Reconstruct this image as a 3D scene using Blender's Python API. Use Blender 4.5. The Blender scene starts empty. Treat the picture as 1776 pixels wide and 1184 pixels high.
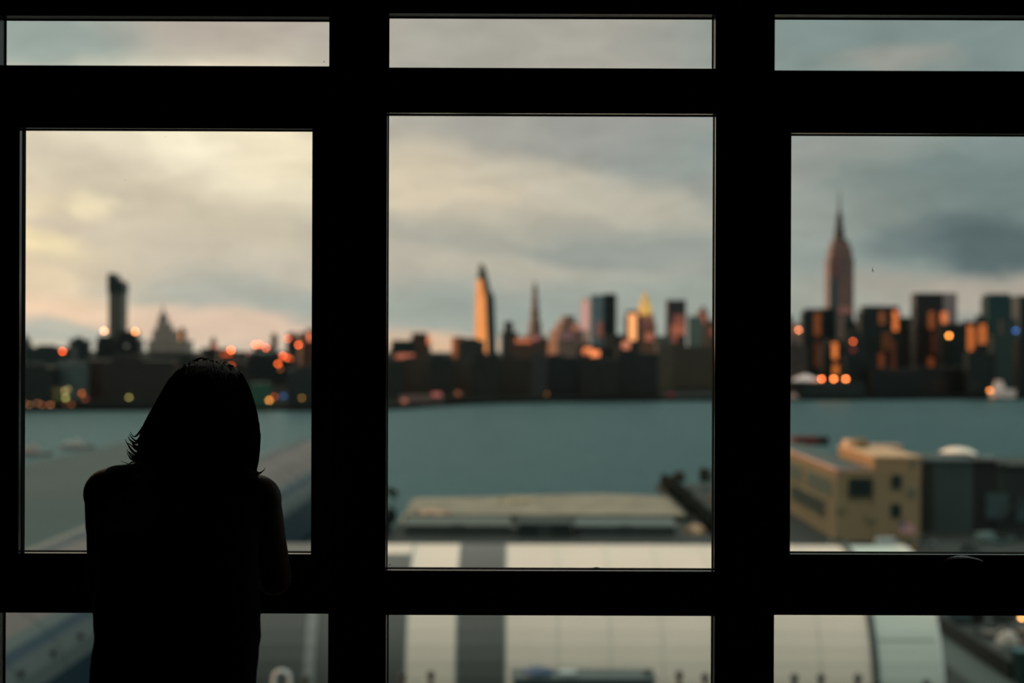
import bpy, bmesh, math, random
from mathutils import Vector, Matrix, noise
R = math.radians
random.seed(7)
sc = bpy.context.scene
COL = sc.collection

# ------------------------------------------------------------------ camera
FPX = 2467.0
CAMZ = 45.0
ROLL = R(0.2)
cam = bpy.data.cameras.new('camera'); cam_o = bpy.data.objects.new('camera', cam); COL.objects.link(cam_o)
cam.lens = 36.0 * FPX / 1776.0; cam.sensor_width = 36.0
cam.clip_start = 0.05; cam.clip_end = 30000
cam_o.matrix_world = Matrix.Translation((0, 0, CAMZ)) @ Matrix.Rotation(R(90), 4, 'X') @ Matrix.Rotation(ROLL, 4, 'Z')
cam.dof.use_dof = True; cam.dof.focus_distance = 2.86
cam.dof.aperture_fstop = 2.6; cam.dof.aperture_blades = 0
sc.camera = cam_o
sc.view_settings.view_transform = 'Standard'; sc.view_settings.look = 'None'
sc.view_settings.exposure = 0.0; sc.view_settings.gamma = 1.0
sc.view_settings.use_curve_mapping = False

def lin(c):
    return tuple((v/255/12.92 if v/255 <= .04045 else ((v/255+.055)/1.055)**2.4) for v in c)

def at(px, py, D):
    """world point that the photograph shows at pixel px,py when it stands D metres ahead"""
    dx, dy = px-888, 592-py
    c, s = math.cos(ROLL), math.sin(ROLL)
    u, v = dx*c - dy*s, dx*s + dy*c
    return Vector((u/FPX*D, D, CAMZ + v/FPX*D))

# ------------------------------------------------------------------ sky
world = bpy.data.worlds.new('dusk_sky'); sc.world = world; world.use_nodes = True
nt = world.node_tree; nt.nodes.clear(); N = nt.nodes.new; L = nt.links.new
def wmath(op, a, b=None, c=None, clamp=False):
    n = N('ShaderNodeMath'); n.operation = op; n.use_clamp = clamp
    for i, v in enumerate((a, b, c)):
        if v is None: continue
        if isinstance(v, (int, float)): n.inputs[i].default_value = v
        else: L(v, n.inputs[i])
    return n.outputs[0]
def wmix(f, a, b):
    n = N('ShaderNodeMix'); n.data_type = 'RGBA'; n.clamp_factor = True
    if isinstance(f, (int, float)): n.inputs[0].default_value = f
    else: L(f, n.inputs[0])
    for k, v in ((6, a), (7, b)):
        if isinstance(v, tuple): n.inputs[k].default_value = (*v, 1)
        else: L(v, n.inputs[k])
    return n.outputs[2]
tc = N('ShaderNodeTexCoord'); sp = N('ShaderNodeSeparateXYZ'); L(tc.outputs['Generated'], sp.inputs[0])
X, Y, Z = sp.outputs
hyp = wmath('SQRT', wmath('ADD', wmath('MULTIPLY', X, X), wmath('MULTIPLY', Y, Y)))
az = wmath('MULTIPLY', wmath('ARCTAN2', X, Y), 24.67)
el = wmath('MULTIPLY', wmath('ARCTAN2', Z, hyp), 24.67)
cb = N('ShaderNodeCombineXYZ'); L(az, cb.inputs[0]); L(el, cb.inputs[1])
# cloud turbulence: warp the angular coordinates
def wnoise(scale, stretch, detail, vec, rough=.55):
    m = N('ShaderNodeMapping'); m.inputs['Scale'].default_value = (1, stretch, 1); L(vec, m.inputs[0])
    m.inputs['Rotation'].default_value = (0, 0, R(9))
    n = N('ShaderNodeTexNoise'); n.inputs['Scale'].default_value = scale; n.inputs['Detail'].default_value = detail
    n.inputs['Roughness'].default_value = rough; L(m.outputs[0], n.inputs['Vector']); return n
nz = wnoise(.42, 2.2, 4, cb.outputs[0])
vm = N('ShaderNodeVectorMath'); vm.operation = 'SUBTRACT'; L(nz.outputs['Color'], vm.inputs[0]); vm.inputs[1].default_value = (.5, .5, .5)
vs = N('ShaderNodeVectorMath'); vs.operation = 'MULTIPLY'; L(vm.outputs[0], vs.inputs[0]); vs.inputs[1].default_value = (2.6, .9, 0)
va = N('ShaderNodeVectorMath'); va.operation = 'ADD'; L(cb.outputs[0], va.inputs[0]); L(vs.outputs[0], va.inputs[1])
W = va.outputs[0]
ramp = N('ShaderNodeValToRGB'); L(wmath('MULTIPLY_ADD', az, 1/36, .5, clamp=True), ramp.inputs[0])
e = ramp.color_ramp.elements
e[0].position = .0; e[0].color = (*lin((232, 208, 168)), 1); e[1].position = 1; e[1].color = (*lin((104, 120, 122)), 1)
for p, c in ((.27, (212, 196, 172)), (.40, (190, 182, 166)), (.47, (172, 168, 156)), (.56, (166, 165, 154)), (.65, (140, 150, 145)), (.75, (124, 139, 136))):
    q = e.new(p); q.color = (*lin(c), 1)
sky = ramp.outputs[0]
def axx(px): return math.atan((px-888)/FPX)*24.67
def eyy(py): return math.atan((592-py)/FPX)*24.67
BL = [  # px, py, rx, ry (pixels), tilt, colour, strength
 (340, 215, 420, 150, -6, (241, 229, 201), 1.0),
 (520, 260, 160, 120, -20, (236, 222, 190), .7),
 (150, 290, 260, 50, -8, (204, 192, 170), .75),
 (330, 365, 300, 55, -14, (200, 188, 164), .7),
 (30, 366, 110, 22, 4, (224, 208, 174), .7),
 (165, 360, 60, 18, -14, (234, 218, 182), .9),
 (25, 424, 135, 30, -7, (240, 220, 176), 1.0),
 (150, 480, 200, 40, -8, (200, 186, 164), .5),
 (60, 500, 130, 70, -25, (232, 208, 172), .6),
 (300, 510, 140, 60, -6, (188, 182, 166), .6),
 (450, 520, 210, 44, -10, (164, 168, 159), .75),
 (110, 550, 260, 36, -2, (234, 202, 172), .9),
 (420, 575, 240, 40, -8, (216, 188, 166), .9),
 (90, 585, 180, 26, 0, (170, 174, 164), .8),
 (80, 70, 260, 90, 0, (146, 160, 154), .95),
 (400, 60, 260, 70, 0, (176, 166, 154), .9),
 (950, 100, 420, 190, 0, (164, 160, 151), .9),
 (780, 250, 260, 60, -8, (160, 158, 150), .6),
 (1130, 250, 300, 90, -8, (150, 151, 146), .9),
 (760, 320, 260, 85, -6, (208, 194, 170), .9),
 (1040, 340, 240, 60, -12, (188, 181, 164), .75),
 (900, 425, 340, 60, -4, (166, 164, 152), .7),
 (1080, 440, 260, 45, 6, (146, 152, 146), .8),
 (820, 462, 260, 28, -6, (184, 177, 160), .75),
 (760, 535, 280, 44, 0, (152, 160, 152), .85),
 (1080, 540, 320, 60, 4, (148, 158, 150), .7),
 (760, 600, 150, 32, 0, (214, 180, 150), 1.0),
 (1500, 240, 420, 90, 6, (136, 150, 146), .8),
 (1400, 280, 200, 50, 10, (160, 158, 149), .6),
 (1500, 360, 180, 60, 0, (156, 158, 149), .6),
 (1700, 360, 280, 120, -10, (106, 122, 120), .75),
 (1740, 446, 210, 56, -8, (86, 101, 103), .95),
 (1680, 520, 420, 44, -3, (170, 161, 148), .95),
 (1400, 520, 180, 60, 0, (152, 158, 148), .7),
 (1560, 70, 420, 110, 0, (122, 138, 135), .9),
 (1560, 110, 130, 30, 0, (160, 156, 146), .6),
]
for (bx, by, rx, ry, t, c, s) in BL:
    m = N('ShaderNodeMapping'); m.vector_type = 'TEXTURE'; L(W, m.inputs[0])
    m.inputs['Location'].default_value = (axx(bx), eyy(by), 0)
    m.inputs['Rotation'].default_value = (0, 0, R(t))
    m.inputs['Scale'].default_value = (rx/100*1.15, ry/100*1.15, 1)
    g = N('ShaderNodeTexGradient'); g.gradient_type = 'SPHERICAL'; L(m.outputs[0], g.inputs[0])
    f = wmath('SMOOTH_MIN', wmath('MULTIPLY', g.outputs['Fac'], 1.7*s), s, .3)
    sky = wmix(f, sky, lin(c))
# fine streaks all over
st = wnoise(.9, 3.0, 5, W)
k = wmath('MULTIPLY_ADD', wmath('SUBTRACT', st.outputs['Fac'], .5), .55, 1.17)
vk = N('ShaderNodeVectorMath'); vk.operation = 'SCALE'; L(sky, vk.inputs[0]); L(k, vk.inputs['Scale'])
# the sky behind the viewer is dimmer, the zenith a pale overcast
fb = wmath('MULTIPLY_ADD', Y, -1.4, .35, clamp=True)
sky = wmix(fb, vk.outputs[0], lin((104, 132, 132)))
fz = wmath('MULTIPLY_ADD', Z, 2.2, -.75, clamp=True)
sky = wmix(fz, sky, tuple(2.3*v for v in lin((186, 189, 178))))
bg = N('ShaderNodeBackground'); L(sky, bg.inputs[0]); bg.inputs[1].default_value = 1.0
wo = N('ShaderNodeOutputWorld'); L(bg.outputs[0], wo.inputs[0])

# low orange sun, a little behind the window wall on the left
sl = bpy.data.lights.new('low_sun', 'SUN'); sl.energy = 2.6; sl.color = (1, .42, .16); sl.angle = R(1.5)
so = bpy.data.objects.new('low_sun', sl); COL.objects.link(so)
sdir = Vector((1, .09, -.055)).normalized()
so.rotation_euler = sdir.to_track_quat('-Z', 'Y').to_euler(); so.location = (-60, -20, 90)

# ------------------------------------------------------------------ materials
MATS = {}
def pbr(name, c, rough=.6, metal=0., var=.15, scale=1.5, bump=0., spec=.5, bscale=None, emit=None, estr=0):
    if name in MATS: return MATS[name]
    m = bpy.data.materials.new(name); m.use_nodes = True; t = m.node_tree; b = t.nodes['Principled BSDF']
    lc = lin(c)
    tcn = t.nodes.new('ShaderNodeTexCoord'); nn = t.nodes.new('ShaderNodeTexNoise')
    nn.inputs['Scale'].default_value = scale; nn.inputs['Detail'].default_value = 4
    t.links.new(tcn.outputs['Object'], nn.inputs['Vector'])
    r = t.nodes.new('ShaderNodeValToRGB'); t.links.new(nn.outputs['Fac'], r.inputs[0])
    r.color_ramp.elements[0].position = .3; r.color_ramp.elements[1].position = .7
    r.color_ramp.elements[0].color = (*[v*(1-var) for v in lc], 1); r.color_ramp.elements[1].color = (*[min(1, v*(1+var)) for v in lc], 1)
    t.links.new(r.outputs[0], b.inputs['Base Color'])
    b.inputs['Roughness'].default_value = rough; b.inputs['Metallic'].default_value = metal
    b.inputs['Specular IOR Level'].default_value = spec
    if bump:
        n2 = t.nodes.new('ShaderNodeTexNoise'); n2.inputs['Scale'].default_value = bscale or scale*8; n2.inputs['Detail'].default_value = 3
        t.links.new(tcn.outputs['Object'], n2.inputs['Vector'])
        bp = t.nodes.new('ShaderNodeBump'); bp.inputs['Strength'].default_value = bump; bp.inputs['Distance'].default_value = .02
        t.links.new(n2.outputs['Fac'], bp.inputs['Height']); t.links.new(bp.outputs[0], b.inputs['Normal'])
    if emit:
        b.inputs['Emission Color'].default_value = (*lin(emit), 1); b.inputs['Emission Strength'].default_value = estr
    MATS[name] = m; return m

def facade(c, glass=(26, 34, 36), grough=.25, wall_frac=.45, rough=.8):
    """masonry or curtain wall with a regular grid of dark window glass"""
    name = 'facade_%d_%d_%d_%d' % (*c, int(grough*100))
    if name in MATS: return MATS[name]
    m = bpy.data.materials.new(name); m.use_nodes = True; t = m.node_tree; b = t.nodes['Principled BSDF']
    g = t.nodes.new('ShaderNodeNewGeometry'); s = t.nodes.new('ShaderNodeSeparateXYZ')
    t.links.new(g.outputs['Position'], s.inputs[0])
    ad = t.nodes.new('ShaderNodeMath'); ad.operation = 'ADD'; t.links.new(s.outputs[0], ad.inputs[0]); t.links.new(s.outputs[1], ad.inputs[1])
    cm = t.nodes.new('ShaderNodeCombineXYZ'); t.links.new(ad.outputs[0], cm.inputs[0]); t.links.new(s.outputs[2], cm.inputs[1])
    br = t.nodes.new('ShaderNodeTexBrick'); br.offset = 0; br.inputs['Scale'].default_value = .28
    br.inputs['Mortar Size'].default_value = .02*10*wall_frac/2; br.inputs['Brick Width'].default_value = .8; br.inputs['Row Height'].default_value = 1.0
    br.inputs['Color1'].default_value = (*lin(glass), 1); br.inputs['Color2'].default_value = (*[v*1.5 for v in lin(glass)], 1)
    br.inputs['Mortar'].default_value = (*lin(c), 1)
    t.links.new(cm.outputs[0], br.inputs['Vector']); t.links.new(br.outputs['Color'], b.inputs['Base Color'])
    mr = t.nodes.new('ShaderNodeMapRange'); t.links.new(br.outputs['Fac'], mr.inputs[0])
    mr.inputs[3].default_value = grough; mr.inputs[4].default_value = rough; t.links.new(mr.outputs[0], b.inputs['Roughness'])
    MATS[name] = m; return m

def glow(name, c, strength):
    if name in MATS: return MATS[name]
    m = bpy.data.materials.new(name); m.use_nodes = True; t = m.node_tree; t.nodes.clear()
    em = t.nodes.new('ShaderNodeEmission'); nn = t.nodes.new('ShaderNodeTexNoise'); nn.inputs['Scale'].default_value = .8
    mx = t.nodes.new('ShaderNodeMix'); mx.data_type = 'RGBA'; t.links.new(nn.outputs['Fac'], mx.inputs[0])
    l = lin(c); mx.inputs[6].default_value = (*[v*.85 for v in l], 1); mx.inputs[7].default_value = (*[v*1.15 for v in l], 1)
    t.links.new(mx.outputs[2], em.inputs[0]); em.inputs[1].default_value = strength
    o = t.nodes.new('ShaderNodeOutputMaterial'); t.links.new(em.outputs[0], o.inputs[0])
    MATS[name] = m; return m

def glass_mat():
    m = bpy.data.materials.new('window_glass'); m.use_nodes = True; t = m.node_tree; t.nodes.clear()
    tr = t.nodes.new('ShaderNodeBsdfTransparent'); tr.inputs[0].default_value = (.985, .99, .985, 1)
    gl = t.nodes.new('ShaderNodeBsdfGlossy'); gl.inputs['Roughness'].default_value = .01
    fr = t.nodes.new('ShaderNodeFresnel'); fr.inputs[0].default_value = 1.45
    mx = t.nodes.new('ShaderNodeMixShader'); t.links.new(fr.outputs[0], mx.inputs[0]); t.links.new(tr.outputs[0], mx.inputs[1]); t.links.new(gl.outputs[0], mx.inputs[2])
    o = t.nodes.new('ShaderNodeOutputMaterial'); t.links.new(mx.outputs[0], o.inputs[0]); return m
GLASS = glass_mat()

# ------------------------------------------------------------------ mesh helpers
def box(bm, x0, x1, y0, y1, z0, z1, rz=0, c=None):
    vs = [bm.verts.new(p) for p in ((x0,y0,z0),(x1,y0,z0),(x1,y1,z0),(x0,y1,z0),(x0,y0,z1),(x1,y0,z1),(x1,y1,z1),(x0,y1,z1))]
    for f in ((3,2,1,0),(4,5,6,7),(0,1,5,4),(1,2,6,5),(2,3,7,6),(3,0,4,7)): bm.faces.new([vs[i] for i in f])
    if rz:
        cc = c or Vector(((x0+x1)/2, (y0+y1)/2, 0))
        bmesh.ops.rotate(bm, cent=cc, matrix=Matrix.Rotation(rz, 3, 'Z'), verts=vs)
    return vs
def loft(bm, rings, cap=True, close=True):
    rr = [[bm.verts.new(p) for p in r] for r in rings]
    n = len(rr[0])
    for a, b in zip(rr, rr[1:]):
        for i in range(n if close else n-1):
            j = (i+1) % n
            bm.faces.new((a[i], a[j], b[j], b[i]))
    if cap:
        bm.faces.new(rr[0][::-1]); bm.faces.new(rr[-1])
    return rr
def ring(cx, cy, z, rx, ry, n=16, rz=0, ph=0):
    out = []
    for i in range(n):
        a = 2*math.pi*i/n + ph; x, y = rx*math.cos(a), ry*math.sin(a)
        out.append((cx + x*math.cos(rz)-y*math.sin(rz), cy + x*math.sin(rz)+y*math.cos(rz), z))
    return out
def rect(cx, cy, z, w, d, rz):
    return [(cx + x*math.cos(rz)-y*math.sin(rz), cy + x*math.sin(rz)+y*math.cos(rz), z) for x, y in ((-w/2,-d/2),(w/2,-d/2),(w/2,d/2),(-w/2,d/2))]
def tube(bm, pts, rad, n=8):
    pts = [Vector(p) for p in pts]; rings = []
    for i, p in enumerate(pts):
        d = (pts[min(i+1, len(pts)-1)] - pts[max(i-1, 0)]).normalized()
        a = d.cross(Vector((0, 0, 1)));
        if a.length < .05: a = d.cross(Vector((0, 1, 0)))
        a.normalize(); b = d.cross(a)
        r = rad[i] if isinstance(rad, (list, tuple)) else rad
        rings.append([p + a*r*math.cos(2*math.pi*k/n) + b*r*math.sin(2*math.pi*k/n) for k in range(n)])
    loft(bm, rings)
def blob(bm, c, r, sub=2):
    M = Matrix.Translation(c) @ Matrix.Diagonal((*r, 1))
    return bmesh.ops.create_icosphere(bm, subdivisions=sub, radius=1, matrix=M)['verts']
def obj(name, bm, mat, parent=None, smooth=False, bevel=0):
    bmesh.ops.recalc_face_normals(bm, faces=bm.faces)
    if parent is not None:
        bmesh.ops.translate(bm, vec=-parent_loc(parent), verts=bm.verts)
    me = bpy.data.meshes.new(name); bm.to_mesh(me); bm.free()
    if smooth:
        for p in me.polygons: p.use_smooth = True
    if mat: me.materials.append(mat)
    o = bpy.data.objects.new(name, me); COL.objects.link(o)
    if parent is not None: o.parent = parent
    if bevel:
        bv = o.modifiers.new('edge', 'BEVEL'); bv.width = bevel; bv.segments = 2; bv.limit_method = 'ANGLE'
    return o
def parent_loc(p):
    v = Vector((0, 0, 0))
    while p is not None: v += p.location; p = p.parent
    return v
def bx(name, mat, b, parent=None, bevel=0, rz=0):
    bm = bmesh.new(); box(bm, *b, rz=rz); return obj(name, bm, mat, parent, bevel=bevel)
def thing(name, label, cat, loc, group=None):
    o = bpy.data.objects.new(name, None); COL.objects.link(o); o.location = loc; o.empty_display_size = .2
    o['label'] = label; o['category'] = cat
    if group: o['group'] = group
    return o
def tag(o, label=None, cat=None, group=None, kind=None):
    if label: o['label'] = label
    if cat: o['category'] = cat
    if group: o['group'] = group
    if kind: o['kind'] = kind
    return o
def struct(o, label=None, cat=None): 
    o['kind'] = 'structure'
    return tag(o, label, cat)

# ------------------------------------------------------------------ the room shell
FL = 43.5; CE = 46.3; YW = 3.0; YO = 3.14
DARK = pbr('dark_frame_metal', (40, 43, 44), .32, .0, .08, 6, .04)
WALLM = pbr('charcoal_plaster', (128, 132, 132), .9, 0, .1, 3, .15)
FLOORM = pbr('dark_floorboards', (84, 72, 62), .55, 0, .25, 2, .1)
XL, XR, YB = -4.6, 4.6, -4.5
struct(bx('floor', FLOORM, (XL, XR, YB, YO, FL-.2, FL)), 'dark floor of the unlit room', 'floor')
struct(bx('ceiling', WALLM, (XL, XR, YB, YO, CE, CE+.2)), 'dark ceiling of the unlit room', 'ceiling')
struct(bx('wall_left', WALLM, (XL-.15, XL, YB, YO, FL, CE)), 'dark side wall of the room', 'wall')
struct(bx('wall_right', WALLM, (XR, XR+.15, YB, YO, FL, CE)), 'dark side wall of the room', 'wall')
struct(bx('wall_back', WALLM, (XL, XR, YB-.15, YB, FL, CE)), 'dark wall behind the viewer', 'wall')

def P(px, py): return at(px, py, YW)
# bays: window opening rectangles on the inner face of the frame, in metres
def rr(x0, x1, y0, y1):
    cx, cy = (x0+x1)/2, (y0+y1)/2
    return (P(x0, cy).x, P(x1, cy).x, P(cx, y1).z, P(cx, y0).z)   # x0,x1,z0,z1
bays = [
 dict(ox=(6, 571), t=rr(-2, 571, 28, 114), m=rr(31, 541, 221, 961), l=rr(-4, 569, 1063, 1365), sash=True),
 dict(ox=(669, 1241), t=rr(670, 1241, 24, 118), m=rr(669, 1241.5, 195, 991), l=rr(669, 1239, 1067, 1365), sash=False),
 dict(ox=(1342, 1905), t=rr(1342, 1908, 26, 123), m=rr(1371, 1880, 230, 963), l=rr(1342, 1908, 1067, 1365), sash=True),
]
ztop = P(888, -60).z; zbot = P(888, 1420).z
# wall around the openings
bm = bmesh.new()
xa, xb = P(-92, 592).x, P(2000, 592).x
box(bm, XL, XR, YW-.02, YO, ztop, CE); box(bm, XL, XR, YW-.02, YO, FL, zbot)
box(bm, XL, xa, YW-.02, YO, zbot, ztop); box(bm, xb, XR, YW-.02, YO, zbot, ztop)
struct(obj('wall_front', bm, WALLM), 'dark wall around the row of windows', 'wall')
# mullions with a stepped cover strip
mul = [(-92, -4), (571, 669), (1241.5, 1342), (1908, 2000)]
for i, (a, b) in enumerate(mul):
    x0, x1 = P(a, 592).x+.0005, P(b, 592).x-.0005
    bm = bmesh.new(); box(bm, x0, x1, YW, 3.048, zbot, ztop)
    w = x1-x0; box(bm, x0+w*.26, x0+w*.57, YW-.012, YW, zbot, ztop)
    struct(obj('trim_%d' % (i+1), bm, DARK, bevel=.002), 'dark metal mullion between window bays', 'mullion')
GASK = pbr('black_rubber', (8, 8, 8), .9, 0, .05, 20)
BEAD = pbr('satin_dark_bead', (112, 112, 106), .15, .75, .05, 20)
def frame_rects(bm, x0, x1, z0, z1, holes, y0, y1):
    """rectangle with stacked openings (list of x0,x1,z0,z1 from the top down)"""
    z = z1
    for (a, b, c, d) in holes:
        box(bm, x0, x1, y0, y1, d, z)
        box(bm, x0, a, y0, y1, c, d); box(bm, b, x1, y0, y1, c, d)
        z = c
    box(bm, x0, x1, y0, y1, z0, z)
YG = 3.04
for i, b in enumerate(bays):
    lims = [(-4, 571), (669, 1241.5), (1342, 1908)][i]
    x0, x1 = P(lims[0], 592).x, P(lims[1], 592).x
    win = bpy.data.objects.new('window_%d' % (i+1), None); COL.objects.link(win); win.location = ((x0+x1)/2, YW, zbot)
    struct(win, ['window bay in front of the leaning woman, with an openable sash', 'middle window bay with a fixed tall pane', 'window bay with an openable sash and a latch on its lower rail'][i], 'window')
    m = b['m']; mo = m
    if b['sash']: mo = (m[0]-.036, m[1]+.036, m[2]-.036, m[3]+.036)
    bm = bmesh.new(); holes = []
    for h in (b['t'], mo, b['l']): holes.append((max(h[0], x0), min(h[1], x1), h[2], h[3]))
    frame_rects(bm, x0, x1, zbot, ztop, holes, YW, 3.047)
    obj('frame', bm, DARK, win)
    if b['sash']:
        bm = bmesh.new(); frame_rects(bm, mo[0], mo[1], mo[2], mo[3], [m], YW+.0015, 3.0465)
        obj('sash', bm, DARK, win)
    for nm, h in (('upper_pane', b['t']), ('main_pane', m), ('lower_pane', b['l'])):
        main = nm == 'main_pane'
        a0, a1 = max(h[0], x0), min(h[1], x1)
        bm = bmesh.new(); box(bm, a0, a1, YG, YG+.006, h[2], h[3]); p = obj(nm, bm, GLASS, win)
        yy = YG if main else YG
        gd = .019 if main else .004
        bm = bmesh.new(); e1 = .0022
        frame_rects(bm, a0, a1, h[2], h[3], [(a0+e1, a1-e1, h[2]+e1, h[3]-e1)], yy-gd, yy)
        obj('gasket', bm, GASK, win)
        if main:
            bm = bmesh.new(); e2 = .0012
            frame_rects(bm, a0, a1, h[2], h[3], [(a0+e2, a1-e2, h[2]+e2, h[3]-e2)], YW+.004, yy-gd)
            obj('glazing_bead', bm, BEAD, win)
    if i == 2:   # cam latch on the lower rail of the sash
        c = P(1668, 985)
        bm = bmesh.new(); prof = []
        for k in range(17):
            a = math.pi*k/16; prof.append((-math.cos(a)*.058, math.sin(a)*.029))
        rings = [[(c.x+px_*s, y, c.z-.002+pz_*s) for px_, pz_ in prof+[(.058, -.02), (-.058, -.02)]] for y, s in ((YW, 1), (YW-.012, 1), (YW-.02, .92), (YW-.024, .8))]
        loft(bm, rings); ho = obj('latch', bm, pbr('black_latch', (14, 14, 15), .18, .3, .05, 20), win, smooth=False)
        bm = bmesh.new(); tube(bm, [(c.x, YW-.02, c.z), (c.x+.01, YW-.04, c.z-.004), (c.x+.05, YW-.045, c.z-.012), (c.x+.09, YW-.042, c.z-.016)], [.008, .008, .007, .005], 10)
        obj('lever', bm, MATS['black_latch'], ho)
        # a scrap of fluff caught on the glass
        s = at(1513, 468, YG-.001); bm = bmesh.new()
        tube(bm, [s+Vector((0, 0, .006)), s+Vector((.0005, 0, .001)), s+Vector((-.001, 0, -.005))], [.0004, .0007, .0003], 6)
        tube(bm, [s+Vector((.0005, 0, .001)), s+Vector((.002, 0, -.002)), s+Vector((.0035, 0, -.005))], [.0005, .0005, .0003], 6)
        obj('fluff_speck', bm, GASK, win)
    if i == 0:
        for sx, sy, r in ((217, 312, .0007), (287, 237, .0006), (40, 526, .003), (43, 229, .002), (562, 107, .0012)):
            s = at(sx, sy, YG-.001); bm = bmesh.new(); blob(bm, s, (r, .0008, r*1.2), 1); obj('dirt_speck', bm, GASK, win)
    if i == 1:
        for sx, sy, r in ((1034, 985, .006), (676, 979, .002), (1150, 205, .0006), (968, 617, .0008)):
            s = at(sx, sy, YG-.001); bm = bmesh.new(); blob(bm, s, (r*1.6, .0008, r*.4), 1); obj('dirt_speck', bm, GASK, win)

# ------------------------------------------------------------------ ground, river, banks
GZ = 1.0
def slab(name, pts, z0, z1, mat, label, cat):
    bm = bmesh.new(); loft(bm, [[(x, y, z0) for x, y in pts], [(x, y, z1) for x, y in pts]])
    return struct(obj(name, bm, mat), label, cat)
wm = pbr('river_water', (6, 48, 50), .32, 0, .2, .004)
t = wm.node_tree; b = t.nodes['Principled BSDF']; b.inputs['IOR'].default_value = 1.33; b.inputs['Specular IOR Level'].default_value = .44; b.inputs['Specular Tint'].default_value = (.74, .97, .96, 1)
tcn = t.nodes.new('ShaderNodeTexCoord'); mp = t.nodes.new('ShaderNodeMapping'); mp.inputs['Scale'].default_value = (.05, .35, 1)
t.links.new(tcn.outputs['Object'], mp.inputs[0])
n1 = t.nodes.new('ShaderNodeTexNoise'); n1.inputs['Scale'].default_value = 1; n1.inputs['Detail'].default_value = 6; t.links.new(mp.outputs[0], n1.inputs['Vector'])
bp = t.nodes.new('ShaderNodeBump'); bp.inputs['Strength'].default_value = 1; bp.inputs['Distance'].default_value = .9
t.links.new(n1.outputs['Fac'], bp.inputs['Height']); t.links.new(bp.outputs[0], b.inputs['Normal'])
b.inputs['Specular IOR Level'].default_value = 0
gl_ = t.nodes.new('ShaderNodeBsdfGlossy'); gl_.inputs['Color'].default_value = (.28, .41, .44, 1); gl_.inputs['Roughness'].default_value = .32
fr_ = t.nodes.new('ShaderNodeFresnel'); fr_.inputs[0].default_value = 1.33; mx_ = t.nodes.new('ShaderNodeMixShader')
t.links.new(bp.outputs[0], gl_.inputs['Normal']); t.links.new(bp.outputs[0], fr_.inputs['Normal'])
t.links.new(fr_.outputs[0], mx_.inputs[0]); t.links.new(b.outputs[0], mx_.inputs[1]); t.links.new(gl_.outputs[0], mx_.inputs[2]); t.links.new(mx_.outputs[0], t.nodes['Material Output'].inputs[0])
bm = bmesh.new(); box(bm, -3000, 3000, -200, 6000, -4, 0); struct(obj('river', bm, wm), 'grey-green river between the yard and the city', 'river')

ASPH = pbr('yard_asphalt', (36, 44, 42), .85, 0, .35, .06, .2)
slab('ground_yard', [(-60, -60), (120, -60), (260, 120), (260, 470), (44.5, 440), (44.5, 345), (-27.5, 345), (-27.5, 250), (-60, 250)], -3, GZ, ASPH, 'dark paved yard along the near river bank', 'yard')
slab('ground_pier', [(-27.5, 345), (44.5, 345), (44.5, 405), (26, 412), (-10, 402), (-27.5, 400)], -3, GZ+.02, pbr('pale_gravel', (136, 128, 110), .9, 0, .25, .12, .2), 'pale gravel lot at the water edge', 'gravel lot')
slab('ground_dock', [(-220, 80), (-60, 80), (-60, 400), (-112, 560), (-166, 640), (-176, 400), (-220, 400)], -3, GZ, pbr('dock_concrete', (44, 66, 66), .8, 0, .15, .02, .1), 'wide grey concrete dock beside the striped warehouse', 'dock')
FARG = pbr('far_shore_ground', (14, 20, 18), .95, 0, .2, .01, spec=.05)
def shore(px, py): p = at(px, py, 1); d = CAMZ/(CAMZ-p.z); return (p.x*d, d)
pts = [shore(x, y) for x, y in ((-700, 714), (20, 713), (330, 712), (560, 713), (671, 711), (720, 708), (770, 704), (850, 700), (950, 697.5), (1240, 695), (1372, 694), (1800, 692), (2600, 690))]
slab('ground_city', pts + [(3000, 5200), (-3000, 5200)], -3, 2.0, FARG, 'dark far bank the city stands on', 'river bank')
CZ = 2.0

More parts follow.
